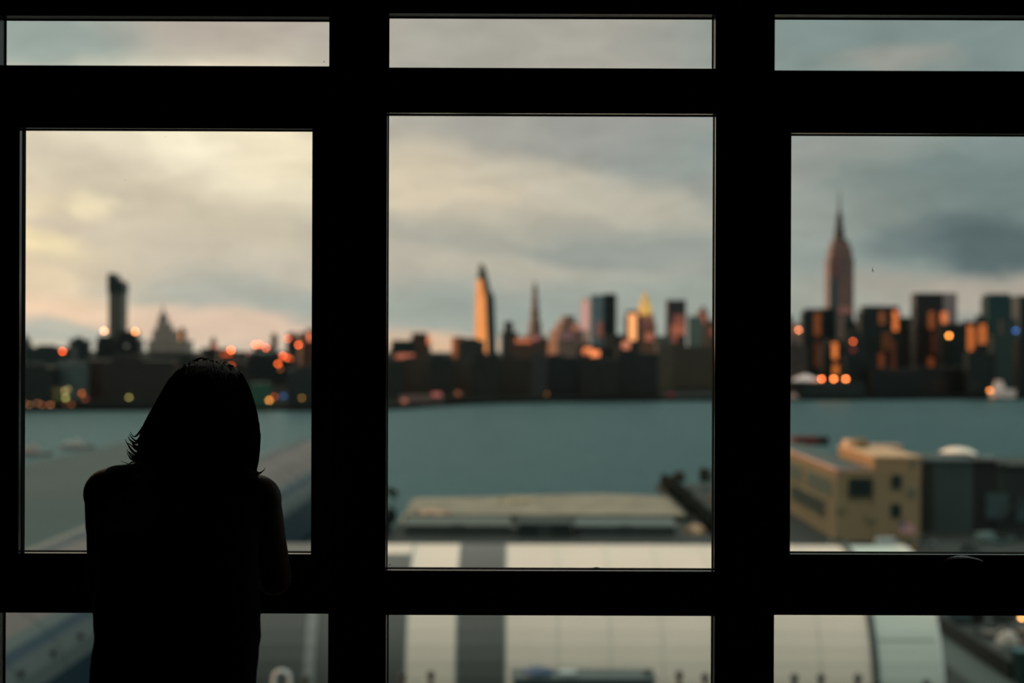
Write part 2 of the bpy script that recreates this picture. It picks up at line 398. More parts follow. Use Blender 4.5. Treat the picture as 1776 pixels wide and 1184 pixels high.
# ------------------------------------------------------------------ city buildings
ROOFM = pbr('dark_roof', (40, 42, 42), .8, 0, .2, .05)
def mass(name, label, cat, D, tiers, col, rot=0, depth=1.0, group=None, base=CZ, mat=None, top=(), lights=(), extra=None):
    """tiers: (x0, x1, ytop) in photograph pixels from the lowest up; measured once, then built at distance D"""
    x0, x1, yt = tiers[0]; c = at((x0+x1)/2, yt, D)
    root = thing(name, label, cat, (c.x, D, base), group)
    r = R(rot); z = base; bm = bmesh.new(); k = abs(math.cos(r)) + abs(math.sin(r))*depth
    tw0 = None
    for t_ in tiers:
        a, b_, y = t_[:3]; tap = t_[3] if len(t_) > 3 else 1.0
        w = (b_-a)/FPX*D/k; p = at((a+b_)/2, y, D); d = w*depth
        if tw0 is None: tw0 = (w, d)
        yc = D + tw0[1]/2
        rg = [rect(p.x, yc, z, w, d, r), rect(p.x, yc, p.z, w*tap, d*tap, r)]
        if tap > .8 and p.z - z > 6:      # parapet coping
            rg = [rect(p.x, yc, z, w, d, r), rect(p.x, yc, p.z-1.2, w*tap, d*tap, r), rect(p.x, yc, p.z-1.2, w*tap*1.02, d*tap*1.02, r), rect(p.x, yc, p.z, w*tap*1.02, d*tap*1.02, r)]
        loft(bm, rg); z = p.z
    if mat is None: mat = facade(tuple(min(255, int(v*1.25+12)) for v in col), tuple(int(v*.9+8) for v in col)) if D >= 1850 else facade(col, tuple(int(v*.7) for v in col))  # distant facades get lighter colours that stand for haze
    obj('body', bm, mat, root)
    topz = z
    for spec in top:
        kd = spec[0]
        if kd == 'bulkhead':
            _, a, b_, y = spec; p = at((a+b_)/2, y, D); w = (b_-a)/FPX*D
            bm = bmesh.new(); loft(bm, [rect(p.x, yc, topz, w, w*.8, r), rect(p.x, yc, p.z, w, w*.8, r)]); obj('roof_bulkhead', bm, ROOFM, root)
        elif kd == 'tank':
            _, px_, y = spec; p = at(px_, y, D); h = p.z - topz
            bm = bmesh.new()
            loft(bm, [ring(p.x, yc, topz+h*.3, 2.2, 2.2, 12), ring(p.x, yc, topz+h*.75, 2.2, 2.2, 12), ring(p.x, yc, p.z, .2, .2, 12)])
            for q in range(4):
                qa = q*math.pi/2; tube(bm, [(p.x+1.5*math.cos(qa), yc+1.5*math.sin(qa), topz), (p.x+1.5*math.cos(qa), yc+1.5*math.sin(qa), topz+h*.35)], .15, 5)
            obj('water_tank', bm, pbr('tank_wood', (70, 58, 46), .9), root)
        elif kd == 'spire':
            _, px_, y0, y1, wpx, m_ = spec; p = at(px_, y0, D); q = at(px_, y1, D); w = wpx/FPX*D/2
            bm = bmesh.new(); h = q.z-p.z; zb = min(p.z, topz)
            loft(bm, [ring(p.x, yc, zb, w, w, 8), ring(p.x, yc, p.z+h*.15, w, w, 8), ring(p.x, yc, p.z+h*.2, w*.6, w*.6, 8), ring(p.x, yc, p.z+h*.6, w*.35, w*.35, 8), ring(p.x, yc, q.z, .15, .15, 8)])
            obj('spire', bm, m_, root)
        elif kd == 'pyramid':
            _, a, b_, y0, y1, m_ = spec; p = at((a+b_)/2, y0, D); q = at((a+b_)/2, y1, D); w = (b_-a)/FPX*D/k
            bm = bmesh.new(); zb = min(p.z, topz)
            loft(bm, [rect(p.x, yc, zb, w, w, r), rect(p.x, yc, p.z, w, w, r), rect(p.x, yc, p.z+(q.z-p.z)*.65, w*.45, w*.45, r), rect(p.x, yc, q.z, w*.05, w*.05, r)])
            obj('pyramid_roof', bm, m_, root)
    for l in lights:
        lamp(root, D, *l)
    if extra: extra(root, D, yc, topz)
    return root
def lamp(root, D, px_, py_, w, h, c, s, nm='window_or_sunset_glow', out=2.0):
    """a lit window, a lamp or a painted patch of sunset light, w x h pixels large, set into the front of the facade"""
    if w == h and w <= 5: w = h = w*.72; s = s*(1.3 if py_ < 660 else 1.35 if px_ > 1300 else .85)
    else: c = (int(c[0]*.93), int(c[1]*.95+8), int(c[2]*.95+22))  # some of these wide patches paint sunset light on facades
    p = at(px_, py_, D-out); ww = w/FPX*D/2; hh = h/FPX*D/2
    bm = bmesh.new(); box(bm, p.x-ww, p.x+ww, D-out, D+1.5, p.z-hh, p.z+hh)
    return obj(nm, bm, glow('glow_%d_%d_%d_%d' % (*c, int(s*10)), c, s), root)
def col_l(px_, y0, y1, n, w, c, s, h=None):
    st_ = (y1-y0)/n; return [(px_, y0+st_*(i+.5), w, (h or st_*.45), c, s) for i in range(n)]
OR = (255, 130, 45); YE = (255, 190, 90); RD = (255, 96, 40); OL = (190, 185, 90); PE = (255, 165, 112)

TEAL = (40, 56, 58); BROWN = (62, 54, 48); GREY = (70, 76, 74); BLK = (34, 38, 38)
# --- behind the first window, from the shore to the back
mass('office_block', 'narrow dark block at the outermost edge of the skyline, stepped to a point', 'building', 1900, [(6, 52, 600), (26, 48, 588), (32, 42, 578, .4)], (60, 64, 62), 10)
mass('apartment_block', 'long teal-dark block with a red-orange light near its roof', 'building', 1500, [(44, 122, 602), (60, 90, 598)], TEAL, 0, .5, lights=[(108, 609, 3.4, 3.4, RD, 16)])
mass('apartment_block', 'square dark block rising just past the red-orange light', 'building', 1650, [(118, 152, 589)], TEAL, 4, .7, top=[('bulkhead', 126, 140, 584)])
mass('apartment_block', 'low black podium block under the slender notched tower, peach lamp above its corner', 'building', 1750, [(166, 204, 592), (168, 194, 582)], BLK, 0, .6, lights=[(180, 574, 3.6, 3.6, PE, 15)])
mass('apartment_block', 'stepped black block hugging the slender notched tower, orange lamp on its shoulder', 'building', 1700, [(198, 242, 588), (203, 236, 573)], BLK, 0, .6, lights=[(234, 575, 3.6, 3.6, (255, 150, 80), 16), (219, 600, 3, 3, (90, 90, 84), 5)])
def notched(root, D, yc, tz):
    pass
def slab_tower():
    D = 2300; c = at(201, 490, D)
    root = thing('skyscraper', 'slender grey-brown tower with a notched slanting dark crown', 'skyscraper', (c.x, D, CZ))
    bm = bmesh.new(); w = 27/FPX*D
    for a, b_, yt in ((188, 214, 506),):
        p0, p1 = at(a, yt, D), at(b_, yt, D); box(bm, p0.x, p1.x, D, D+w, CZ, p0.z)
    obj('body', bm, facade((128, 118, 104), (84, 80, 72)), root)
    bm = bmesh.new(); prof = [(186.5, 508), (186.5, 478), (190, 473), (198, 474), (204, 484), (215, 489), (216, 508)]
    loft(bm, [[(at(a, y, D).x, D-1, at(a, y, D).z) for a, y in prof], [(at(a, y, D).x, D+w+1, at(a, y, D).z) for a, y in prof]])
    obj('crown', bm, facade((34, 52, 56)), root)
    for q in (199, ):
        p = at(q, 540, D); bm = bmesh.new(); box(bm, p.x-1.2, p.x+1.2, D-1.2, D, CZ, at(q, 508, D).z); obj('facade_fin', bm, facade((70, 66, 60)), root)
slab_tower()
mass('ornate_tower', 'pale stone building with a needle spire and a small turret at one shoulder', 'skyscraper', 1900,
     [(256, 324, 590), (262, 306, 572), (267, 292, 560), (270, 285, 545)], (120, 116, 112), 0, .7,
     top=[('spire', 277, 556, 524, 11, facade((96, 96, 94)))],
     extra=lambda root, D, yc, tz: [obj('turret', (lambda bm: (loft(bm, [ring(at(313, 570, D).x, yc-8, at(313, 592, D).z, 5.5, 5.5, 10), ring(at(313, 570, D).x, yc-8, at(313, 575, D).z, 5.5, 5.5, 10), ring(at(313, 570, D).x, yc-8, at(313, 566, D).z, .8, .8, 10)]), bm)[1])(bmesh.new()), facade((108, 104, 100)), root)])
mass('apartment_block', 'low dark block beneath the needle-spired stone building', 'building', 1400, [(240, 345, 616), (256, 330, 610)], (48, 52, 50), 0, .4)
mass('warehouse', 'small pale blue-grey windowed building by the water, yellow lamps at its foot', 'building', 947, [(96, 148, 632), (99, 145, 627)], (96, 110, 110), 0, .4,
     lights=[(111, 678, 3, 3, (190, 165, 100), 7), (117, 675, 3, 3, (180, 165, 110), 5), (113, 690, 3.6, 3.6, (190, 180, 100), 7), (141, 682, 3, 3, OR, 5), (147, 692, 3, 3, (200, 90, 50), 3)])
mass('brick_block', 'broad brown-black brick block standing below the slender notched tower', 'building', 966, [(150, 300, 624), (190, 240, 616)], (50, 46, 42), 0, .3,
     lights=[(223, 689, 3.4, 3.4, (180, 168, 95), 7), (180, 699, 3, 3, (120, 100, 80), 4), (250, 699, 3, 3, (150, 90, 60), 3)])
mass('brick_block', 'black waterfront block at the outer edge of the first pane, dim amber lamps below', 'building', 924, [(-40, 88, 636), (20, 70, 630)], (36, 40, 38), 0, .4,
     lights=[(50, 702, 3, 3, (210, 150, 100), 3), (64, 699, 3, 3, (200, 140, 100), 3), (72, 702, 3, 3, (210, 120, 80), 3), (86, 702, 3, 3, (210, 130, 80), 4), (42, 699, 3, 3, (200, 140, 90), 2)])
mass('waterfront_shed', 'long black quay shed with two faint amber lamps', 'building', 922, [(96, 330, 694)], (30, 34, 32), 0, .15, lights=[(113, 701, 3, 3, (150, 90, 60), 2), (123, 701, 3, 3, (190, 110, 60), 3)])
mass('apartment_block', 'dark block with a small peaked top behind the woman\'s crown', 'building', 1700, [(345, 378, 603), (362, 374, 590), (365, 371, 583, .4)], (58, 56, 52), 18, .7, lights=[(372, 600, 3.4, 3.4, (200, 90, 60), 4)])
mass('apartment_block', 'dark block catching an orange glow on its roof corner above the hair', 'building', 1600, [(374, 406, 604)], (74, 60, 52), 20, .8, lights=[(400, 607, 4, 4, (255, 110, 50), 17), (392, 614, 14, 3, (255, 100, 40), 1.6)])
mass('apartment_block', 'dark tenement with a dull orange window beside the woman\'s hair', 'building', 1250, [(360, 424, 628)], (48, 48, 44), 0, .4, lights=[(401, 634, 3.4, 3.4, RD, 5)])
mass('apartment_block', 'dark block crowned by wide orange lamps, before the thin chimney-like tower', 'building', 1650, [(404, 442, 609), (436, 468, 600)], (56, 52, 50), 14, .8,
     lights=[(442, 598, 4, 4, (255, 104, 44), 13), (449, 597, 4, 4, (255, 104, 44), 10), (461, 603, 4, 4, (255, 110, 60), 9), (430, 612, 3, 3, (190, 110, 110), 3)])
mass('thin_tower', 'thin dark chimney-like tower between two orange-lit blocks', 'building', 1900, [(470, 480, 584), (471, 479, 578)], (44, 46, 44), 0, 1)
mass('apartment_block', 'stepped dark block with one orange patch high on its wall', 'building', 1750, [(494, 516, 582), (497, 512, 576)], (64, 58, 54), 16, .8, lights=[(499, 587, 6, 4, RD, 5)])
mass('apartment_block', 'orange-flushed block at the frame edge beyond the woman', 'building', 1800, [(512, 560, 576), (528, 556, 570)], (110, 76, 60), 22, .8, lights=[(517, 598, 4.4, 4.4, (255, 104, 50), 12), (527, 588, 10, 4, (240, 100, 60), 2.2), (537, 584, 5, 12, (240, 120, 70), 2.6)])
mass('brick_block', 'teal-black block spotted with a cluster of orange lamps', 'building', 1400, [(412, 512, 622), (430, 500, 612)], (34, 44, 44), 0, .4,
     lights=[(490, 617, 4, 4, (255, 104, 54), 10), (482, 631, 4, 4, (255, 104, 44), 10), (497, 620, 4, 4, (255, 104, 54), 6), (503, 622, 3, 3, RD, 4), (486, 640, 3, 3, (200, 110, 60), 3)])
mass('apartment_block', 'small green-clad building low by the water beyond the hair', 'building', 940, [(434, 468, 664)], (54, 104, 84), 0, .5, lights=[(466, 694, 4, 4, (255, 160, 70), 9), (475, 688, 3, 3, (230, 100, 50), 5)])
mass('apartment_block', 'tall brown slab at the frame edge, dim yellow and blue lamps near the quay', 'building', 945, [(498, 580, 640), (510, 570, 634)], (70, 66, 60), 0, .4, lights=[(523, 690, 3.4, 3.4, (190, 140, 60), 5), (491, 687, 6, 4, (70, 110, 150), 1.5)])
# --- behind the mullion and the middle window; wide glows paint sunset on facades
mass('apartment_block', 'plain dark block hidden mostly by the first mullion', 'building', 1500, [(560, 672, 622)], (46, 48, 46), 0, .3)
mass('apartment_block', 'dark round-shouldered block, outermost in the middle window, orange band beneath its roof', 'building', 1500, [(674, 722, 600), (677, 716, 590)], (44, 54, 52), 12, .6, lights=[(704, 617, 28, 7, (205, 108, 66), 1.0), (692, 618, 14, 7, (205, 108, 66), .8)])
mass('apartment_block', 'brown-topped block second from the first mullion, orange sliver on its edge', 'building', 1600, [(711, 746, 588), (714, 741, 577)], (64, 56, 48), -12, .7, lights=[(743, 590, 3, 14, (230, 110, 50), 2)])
mass('apartment_block', 'small block with a sunlit orange side after the gap of peach sky', 'building', 1800, [(783, 806, 584)], (170, 110, 80), 38, .8)
mass('apartment_block', 'blunt grey block at the foot of the leaning glass tower', 'building', 1700, [(797, 840, 590), (806, 828, 586)], (62, 68, 66), 0, .7)
def leaning_tower():
    D = 2600; c = at(840, 480, D); s = 30/FPX*D
    root = thing('skyscraper', 'jagged tapering glass tower with a blazing orange side', 'skyscraper', (c.x, D, CZ))
    def q(px_, y, dy=0): p = at(px_, y, D); return Vector((p.x, D+dy, p.z))
    # lit left face bends away, dark right face; a wedge plan
    bm = bmesh.new()
    rows = [(823, 845, 861, None), (823, 846, 861, 600), (824, 843, 858, 540), (824.5, 842, 857, 514), (825, 839, 850, 502), (826, 836, 846, 484), (828, 833, 842, 466), (830, 832, 836, 457)]
    rings = []
    for a, m_, b_, y in rows:
        z = CZ if y is None else at(840, y, D).z
        if y is None: y = 640
        rings.append([(at(a, 600, D).x, D+s*.9, z), (at(m_, 600, D).x, D, z), (at(b_, 600, D).x, D+s*.35, z), (at((m_+b_)/2, 600, D).x, D+s*1.2, z)])
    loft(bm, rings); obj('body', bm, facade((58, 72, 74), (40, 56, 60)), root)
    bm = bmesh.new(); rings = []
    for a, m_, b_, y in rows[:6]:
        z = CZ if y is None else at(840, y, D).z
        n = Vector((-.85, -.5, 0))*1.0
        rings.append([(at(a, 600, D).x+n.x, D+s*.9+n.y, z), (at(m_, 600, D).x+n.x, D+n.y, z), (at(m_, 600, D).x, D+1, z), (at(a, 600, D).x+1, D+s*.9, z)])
    loft(bm, rings); obj('lit_facade', bm, pbr('sunlit_side_tint', (245, 190, 130), .5, 0, .1, .02), root)  # pale orange colour puts the sunset light on this side
leaning_tower()
mass('apartment_block', 'stubby dark tower between the leaning glass tower and the slim spire', 'building', 2000, [(868, 898, 575), (874, 890, 557)], (54, 50, 48), 8, .7)
mass('ornate_tower', 'slim mauve tower tapering to a pale spire', 'skyscraper', 2400, [(912, 942, 578), (917, 939, 558), (920, 936, 536), (922, 934, 518), (923.5, 932.5, 499)], (110, 90, 86), 20, 1, top=[('spire', 928, 501, 484, 9, facade((120, 128, 120)))])
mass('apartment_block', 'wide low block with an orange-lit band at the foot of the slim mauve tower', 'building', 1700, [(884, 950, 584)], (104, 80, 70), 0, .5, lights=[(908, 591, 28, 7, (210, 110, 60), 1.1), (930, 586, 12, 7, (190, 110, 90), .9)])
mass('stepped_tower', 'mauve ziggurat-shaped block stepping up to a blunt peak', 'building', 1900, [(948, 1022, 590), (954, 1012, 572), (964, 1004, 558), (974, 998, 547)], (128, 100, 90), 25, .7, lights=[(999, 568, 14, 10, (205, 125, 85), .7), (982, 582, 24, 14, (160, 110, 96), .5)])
mass('apartment_tower', 'slim pale slab with a pink sunset glow beside the broad dark office slab', 'skyscraper', 2300, [(1008, 1023, 522), (1010, 1021, 516)], (200, 170, 160), 0, .9, lights=col_l(1015, 522, 572, 9, 11, (235, 165, 140), 1.0, 4.8))  # glowing rows paint the sunset light on this slab
def twin_slab():
    D = 2100; c = at(1046, 510, D)
    root = thing('office_tower', 'broad flat-topped office slab, blue-grey face and black side', 'skyscraper', (c.x, D, CZ))
    z = at(1046, 511, D).z
    a, m_, b_ = at(1025, 511, D).x, at(1047, 511, D).x, at(1069, 511, D).x
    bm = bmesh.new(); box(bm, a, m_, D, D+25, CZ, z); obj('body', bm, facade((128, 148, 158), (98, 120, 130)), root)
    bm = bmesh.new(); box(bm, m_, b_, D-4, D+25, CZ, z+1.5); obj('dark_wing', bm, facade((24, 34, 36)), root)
    lamp(root, D, 1040, 572, 10, 26, (170, 100, 70), .55, out=2.5)
twin_slab()
mass('apartment_block', 'squat dark block with a wide orange glow in front of the broad office slab', 'building', 1500, [(1000, 1060, 602), (1008, 1044, 598)], (46, 50, 48), 0, .5, lights=[(1020, 607, 16, 8, (240, 124, 60), 1.6), (1032, 613, 16, 10, (245, 128, 62), 1.9), (1014, 611, 8, 6, (240, 120, 60), 1.2)])  # glow patches paint sunset light on the block
mass('apartment_tower', 'dark block with one tall blazing orange face beside the gold pyramid roof', 'building', 1900, [(1085, 1112, 548), (1088, 1108, 538)], (60, 58, 56), 0, .8, lights=col_l(1097, 544, 590, 8, 13, (255, 160, 85), 1.75, 5.2))  # glowing rows paint the sunset reflected by this face
gold = pbr('gold_leaf_roof', (235, 195, 120), .5, .1, .08, .05)
mass('ornate_tower', 'brown tower under a glowing gold pyramid roof', 'skyscraper', 2200, [(1104, 1138, 558), (1106, 1135, 545)], (122, 84, 66), 12, .8,
     top=[('pyramid', 1109, 1131, 536, 504, gold)], lights=[(1126, 584, 14, 14, (200, 110, 70), .8), (1122, 562, 18, 16, (160, 96, 74), .45)])
fl = bpy.data.lights.new('added_roof_light', 'AREA'); fl.energy = 9000; fl.size = 6; fl.color = (1, .78, .42)  # unseen lamp, added so that the gold roof glows
flo = bpy.data.objects.new('added_roof_light', fl); COL.objects.link(flo)
p_ = at(1120, 545, 2168); flo.location = p_; q_ = at(1120, 520, 2205); flo.rotation_euler = (q_-p_).to_track_quat('-Z', 'Y').to_euler()
mass('apartment_block', 'low block with an orange glow under the tall blazing face', 'building', 1650, [(1070, 1108, 592)], (70, 62, 56), 0, .6, lights=[(1086, 598, 13, 13, (215, 120, 75), 1.3)])
mass('apartment_block', 'plain dark block linking the broad office slab to its neighbours', 'building', 1800, [(1056, 1090, 580)], (52, 52, 50), 0, .6)
mass('office_tower', 'black flat-topped tower with a sunset-orange glow on its lower half', 'skyscraper', 2000, [(1157, 1190, 520)], (50, 50, 50), 0, .9, lights=[(1178, 554, 20, 16, (170, 92, 62), .6), (1176, 572, 24, 18, (190, 100, 62), .8), (1168, 588, 14, 12, (176, 96, 66), .6)])  # lower half: sunset light painted as glow patches
mass('apartment_block', 'small grey-green block beyond the black flat-topped tower', 'building', 1900, [(1138, 1165, 582)], (70, 78, 74), 0, .6)
mass('apartment_tower', 'pale teal block on the far side of the black flat-topped tower', 'building', 2100, [(1194, 1218, 548)], (84, 104, 100), 0, .8)
mass('ornate_tower', 'peaked brown tower with an orange flush, last before the second mullion', 'building', 2300, [(1206, 1232, 552), (1210, 1229, 540), (1214, 1226, 530, .4)], (104, 74, 62), 25, .8, lights=[(1219, 552, 12, 16, (195, 105, 75), .7)])
mass('apartment_block', 'dark block cut by the second mullion', 'building', 1900, [(1226, 1262, 556)], (60, 54, 50), 12, .7, lights=[(1236, 575, 8, 12, (200, 100, 60), .7)])
mass('brick_block', 'long olive-brown block with a flat roof near the second mullion', 'building', 1350, [(1164, 1262, 600)], (78, 74, 62), 0, .3)
mass('brick_block', 'narrow olive-brown pier of a building beside the long flat-roofed one', 'building', 1300, [(1140, 1166, 600), (1148, 1162, 596)], (92, 88, 74), 0, .8)
# dark waterfront wall of brick blocks seen through the middle window
for k_, (a, b_, y, c, lb, li) in enumerate([
 (660, 700, 628, (48, 54, 50), 'dark greenish brick block, nearest the first mullion on the far quay', []),
 (698, 748, 622, (68, 60, 52), 'brown ribbed waterfront block under the orange band', []),
 (746, 786, 618, (42, 46, 44), 'black waterfront block below the gap of peach sky', []),
 (784, 822, 624, (66, 60, 52), 'brown waterfront block under the leaning glass tower', []),
 (820, 866, 614, (44, 46, 42), 'dark waterfront block just past the leaning glass tower', []),
 (864, 922, 620, (56, 52, 46), 'sooty brown waterfront block under the stubby dark tower', []),
 (920, 948, 612, (64, 66, 66), 'narrow greyish waterfront block under the slim mauve tower', []),
 (946, 1010, 618, (38, 42, 40), 'black waterfront block below the mauve ziggurat, faint amber lamp', [(948, 683, 3.4, 3.4, (170, 110, 50), 5)]),
 (1008, 1072, 624, (44, 42, 38), 'long soot-dark waterfront block below the broad office slab', []),
 (1070, 1142, 612, (40, 40, 38), 'tall soot-dark waterfront block below the gold pyramid roof', [])]):
    mass('brick_block', lb, 'building', 1100 + 26*(k_ % 2), [(a, b_, y), (a+6, b_-(b_-a)*.5, y-4)], c, 0, .35, lights=li)
mass('quay_shed', 'low pinkish-roofed shed on the far quay with an orange lamp', 'building', 995, [(694, 768, 686)], (150, 122, 116), 0, .3, lights=[(757, 684, 16, 6, (200, 105, 80), .9), (701, 695, 10, 5, (210, 120, 80), .9)])
mass('quay_shed', 'smaller quay shed with a dull orange door, one along from the pink-roofed shed', 'building', 1020, [(772, 812, 685)], (56, 52, 46), 0, .4, lights=[(794, 682, 8, 6, (170, 96, 56), .9)])
mass('quay_shed', 'long low dark quay shed at the middle of the far bank', 'building', 1056, [(816, 1010, 690)], (38, 42, 38), 0, .15)
mass('quay_shed', 'grey quay shed at the foot of the olive-brown block', 'building', 1086, [(1150, 1262, 684)], (64, 72, 70), 0, .2, lights=[(1164, 684, 10, 4, (150, 60, 50), .6)])
# --- behind the third window
def art_deco():
    D = 3000; mm = facade((150, 116, 108), (104, 84, 80)); dk = facade((80, 100, 104), (56, 72, 76)); c = at(1461, 450, D)
    root = thing('skyscraper', 'tallest tower, stepped art deco shaft under a needle mast', 'skyscraper', (c.x, D, CZ))
    def X_(p): return at(p, 500, D).x
    def Z_(y): return at(1461, y, D).z
    u = FPX/D
    bm = bmesh.new()
    box(bm, X_(1436), X_(1486), D+4, D+60, CZ, Z_(556)); box(bm, X_(1439.5), X_(1482), D+6, D+54, Z_(556), Z_(446))
    box(bm, X_(1443), X_(1479), D+8, D+50, Z_(446), Z_(428)); box(bm, X_(1447), X_(1475), D+12, D+46, Z_(428), Z_(415))
    obj('body', bm, mm, root)
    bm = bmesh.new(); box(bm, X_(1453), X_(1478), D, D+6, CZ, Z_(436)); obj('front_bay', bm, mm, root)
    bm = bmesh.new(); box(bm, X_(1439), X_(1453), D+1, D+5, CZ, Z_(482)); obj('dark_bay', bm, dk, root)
    cx = X_(1461); cy = D+30
    bm = bmesh.new(); w = 1/u
    loft(bm, [ring(cx, cy, Z_(415), 10*w, 10*w, 12), ring(cx, cy, Z_(402), 9*w, 9*w, 12), ring(cx, cy, Z_(396), 7.5*w, 7.5*w, 12), ring(cx, cy, Z_(378), 5.6*w, 5.6*w, 12), ring(cx, cy, Z_(366), 4*w, 4*w, 12)])
    obj('crown', bm, facade((50, 70, 70)), root)
    bm = bmesh.new(); tube(bm, [(cx, cy, Z_(368)), (cx, cy, Z_(350)), (cx, cy, Z_(326))], [3.2*w, 2*w, .8*w], 8); obj('mast', bm, pbr('mast_metal', (110, 126, 122), .5, .3), root)
    lamp(root, D, 1466, 538, 22, 12, (150, 95, 72), .6, 'sunset_band_glow', 3)  # glowing band paints sunset light across the shaft
    lamp(root, D, 1455, 462, 8, 36, (120, 80, 66), .45, 'sunset_bay_glow', 1.5)  # upright glow strip, likewise painted sunset light
art_deco()
mass('apartment_tower', 'pink-edged block at the near edge of the third window, peach lamp on its side', 'building', 1900, [(1340, 1392, 560), (1352, 1378, 546)], (104, 90, 86), 20, .8, lights=[(1386, 572, 4, 4, (255, 150, 100), 10)])
mass('apartment_tower', 'dark slab with a single amber window column, before the tallest tower', 'building', 1500, [(1392, 1428, 542), (1396, 1426, 535)], (36, 44, 44), 0, .6, lights=col_l(1418, 542, 582, 9, 10, (200, 100, 36), .75) + col_l(1418, 592, 636, 9, 10, (150, 76, 36), .5))
mass('apartment_tower', 'narrow black slab pressed against the foot of the tallest tower', 'building', 1550, [(1427, 1449, 534)], (26, 36, 36), 0, .8)
mass('apartment_block', 'teal-black block tucked at the far shoulder of the tallest tower', 'building', 1700, [(1464, 1486, 560), (1466, 1480, 548)], (36, 48, 50), 0, .8)
mass('apartment_tower', 'black block with a bright orange lit stair column above three quay lamps', 'building', 1250, [(1428, 1472, 600), (1436, 1466, 588)], (32, 38, 38), 0, .6, lights=col_l(1448.5, 594, 622, 6, 8, (255, 130, 45), 2.2) + col_l(1450, 632, 650, 4, 9, (255, 130, 40), 1.4))
mass('apartment_block', 'grey-black block with one coral lit window', 'building', 1400, [(1470, 1500, 580), (1474, 1492, 572)], (48, 54, 56), 0, .6, lights=[(1480, 592, 4, 4, (255, 110, 60), 6), (1480, 606, 6, 8, (190, 84, 60), .5)])
mass('apartment_tower', 'broad dark slab past the tallest tower with striped orange windows at one corner', 'building', 1450, [(1494, 1562, 540), (1500, 1560, 530)], (34, 42, 42), 0, .5,
     lights=col_l(1530, 540, 562, 6, 9, (190, 100, 40), .9) + col_l(1553.5, 538, 574, 9, 8, (255, 125, 45), 2.0) + col_l(1538, 576, 606, 6, 16, (150, 86, 30), .5) + col_l(1529, 612, 642, 6, 9, (200, 96, 40), .6) + col_l(1550, 590, 640, 8, 8, (170, 84, 50), .35))
mass('apartment_block', 'plain charcoal block in the dip between two lit slabs', 'building', 1500, [(1558, 1592, 550)], (52, 58, 56), 0, .6)
mass('apartment_tower', 'tallest dark slab in the row past the art deco tower, three amber window columns', 'building', 1450, [(1588, 1636, 508)], (46, 42, 40), 0, .6,
     lights=col_l(1616, 540, 570, 8, 9, (210, 105, 40), .9) + col_l(1638, 541, 574, 8, 10, (255, 125, 45), 1.9) + col_l(1620, 576, 612, 7, 7, (150, 76, 40), .45) + col_l(1634, 598, 636, 9, 9, (240, 120, 40), 1.3) + col_l(1615, 620, 636, 4, 9, (200, 96, 40), .7))
mass('office_tower', 'mauve-grey slab peeking out behind the dark amber-columned slab', 'skyscraper', 2100, [(1622, 1661, 508)], (150, 128, 128), 10, .7)
mass('apartment_block', 'black block with one bright golden lamp', 'building', 1400, [(1634, 1678, 560)], (30, 40, 40), 0, .5, lights=[(1646.5, 582, 4.4, 4.4, (255, 152, 66), 15)])
mass('apartment_tower', 'dark block with two striped banks of amber windows', 'building', 1420, [(1670, 1716, 562), (1676, 1712, 556)], (38, 44, 42), 0, .5,
     lights=col_l(1682, 564, 608, 12, 12, (240, 120, 40), 1.7) + col_l(1705, 562, 596, 9, 11, (240, 120, 40), 1.6) + col_l(1693, 568, 600, 8, 8, (200, 100, 40), .8) + col_l(1703, 618, 634, 4, 8, (170, 84, 40), .4))
mass('apartment_block', 'small peaked block just before the round-cornered teal tower', 'building', 1800, [(1690, 1716, 556), (1696, 1710, 546)], (44, 58, 56), 0, .7)
mass('office_tower', 'teal-black tower with a flat rounded top', 'skyscraper', 2000, [(1713, 1757, 514), (1716, 1753, 509)], (26, 52, 54), 0, .8)
mass('apartment_block', 'grey-green block below the teal rounded tower, small blue lamp near its roof', 'building', 1300, [(1722, 1772, 580), (1740, 1766, 552)], (58, 76, 74), 0, .5, lights=[(1763, 573, 4.4, 4.4, (70, 120, 200), 3)])
mass('apartment_tower', 'dark teal slab cut by the photograph\'s far edge', 'building', 1800, [(1768, 1830, 512)], (26, 40, 40), 0, .6)
for k_, (a, b_, y, c, lb) in enumerate([(1364, 1400, 600, (70, 66, 64), 'brown-grey waterfront block behind the lamp-lit quay pavilion'),
 (1466, 1516, 616, (30, 38, 38), 'black waterfront block just past the three quay lamps'),
 (1514, 1594, 640, (36, 34, 34), 'sooty waterfront block under the broad striped-window slab'),
 (1592, 1680, 638, (32, 34, 32), 'long black waterfront block below the golden lamp'),
 (1678, 1728, 612, (34, 40, 38), 'dark waterfront block below the two amber window banks'),
 (1766, 1840, 590, (26, 32, 32), 'black waterfront block at the far edge of the third window')]):
    mass('brick_block', lb, 'building', 1160 + 30*(k_ % 2), [(a, b_, y), (a+5, a+22, y-4)], c, 0, .35)
pav = mass('quay_pavilion', 'pavilion on the quay with three bright orange lamps in a row', 'building', 1118, [(1392, 1500, 664), (1400, 1480, 662)], (46, 52, 50), 0, .2,
     lights=[(1425.5, 657, 4, 4, (255, 118, 62), 15), (1446.8, 657, 4, 4, (255, 132, 66), 16), (1467.5, 657, 4, 4, (255, 134, 70), 15)])
mass('quay_tent', 'pale white canopy roof beside the three orange quay lamps', 'tent', 1128, [(1382, 1416, 661)], (50, 52, 50), 0, .5, top=[('pyramid', 1378, 1420, 659, 649, pbr('tent_fabric', (215, 202, 202), .7))])
mass('quay_tent', 'small pale tent low on the quay by the second mullion', 'tent', 1095, [(1370, 1386, 688), (1373, 1383, 682, .6)], (180, 160, 160), 0, .8, mat=pbr('tent_fabric_dull', (170, 150, 150), .8))
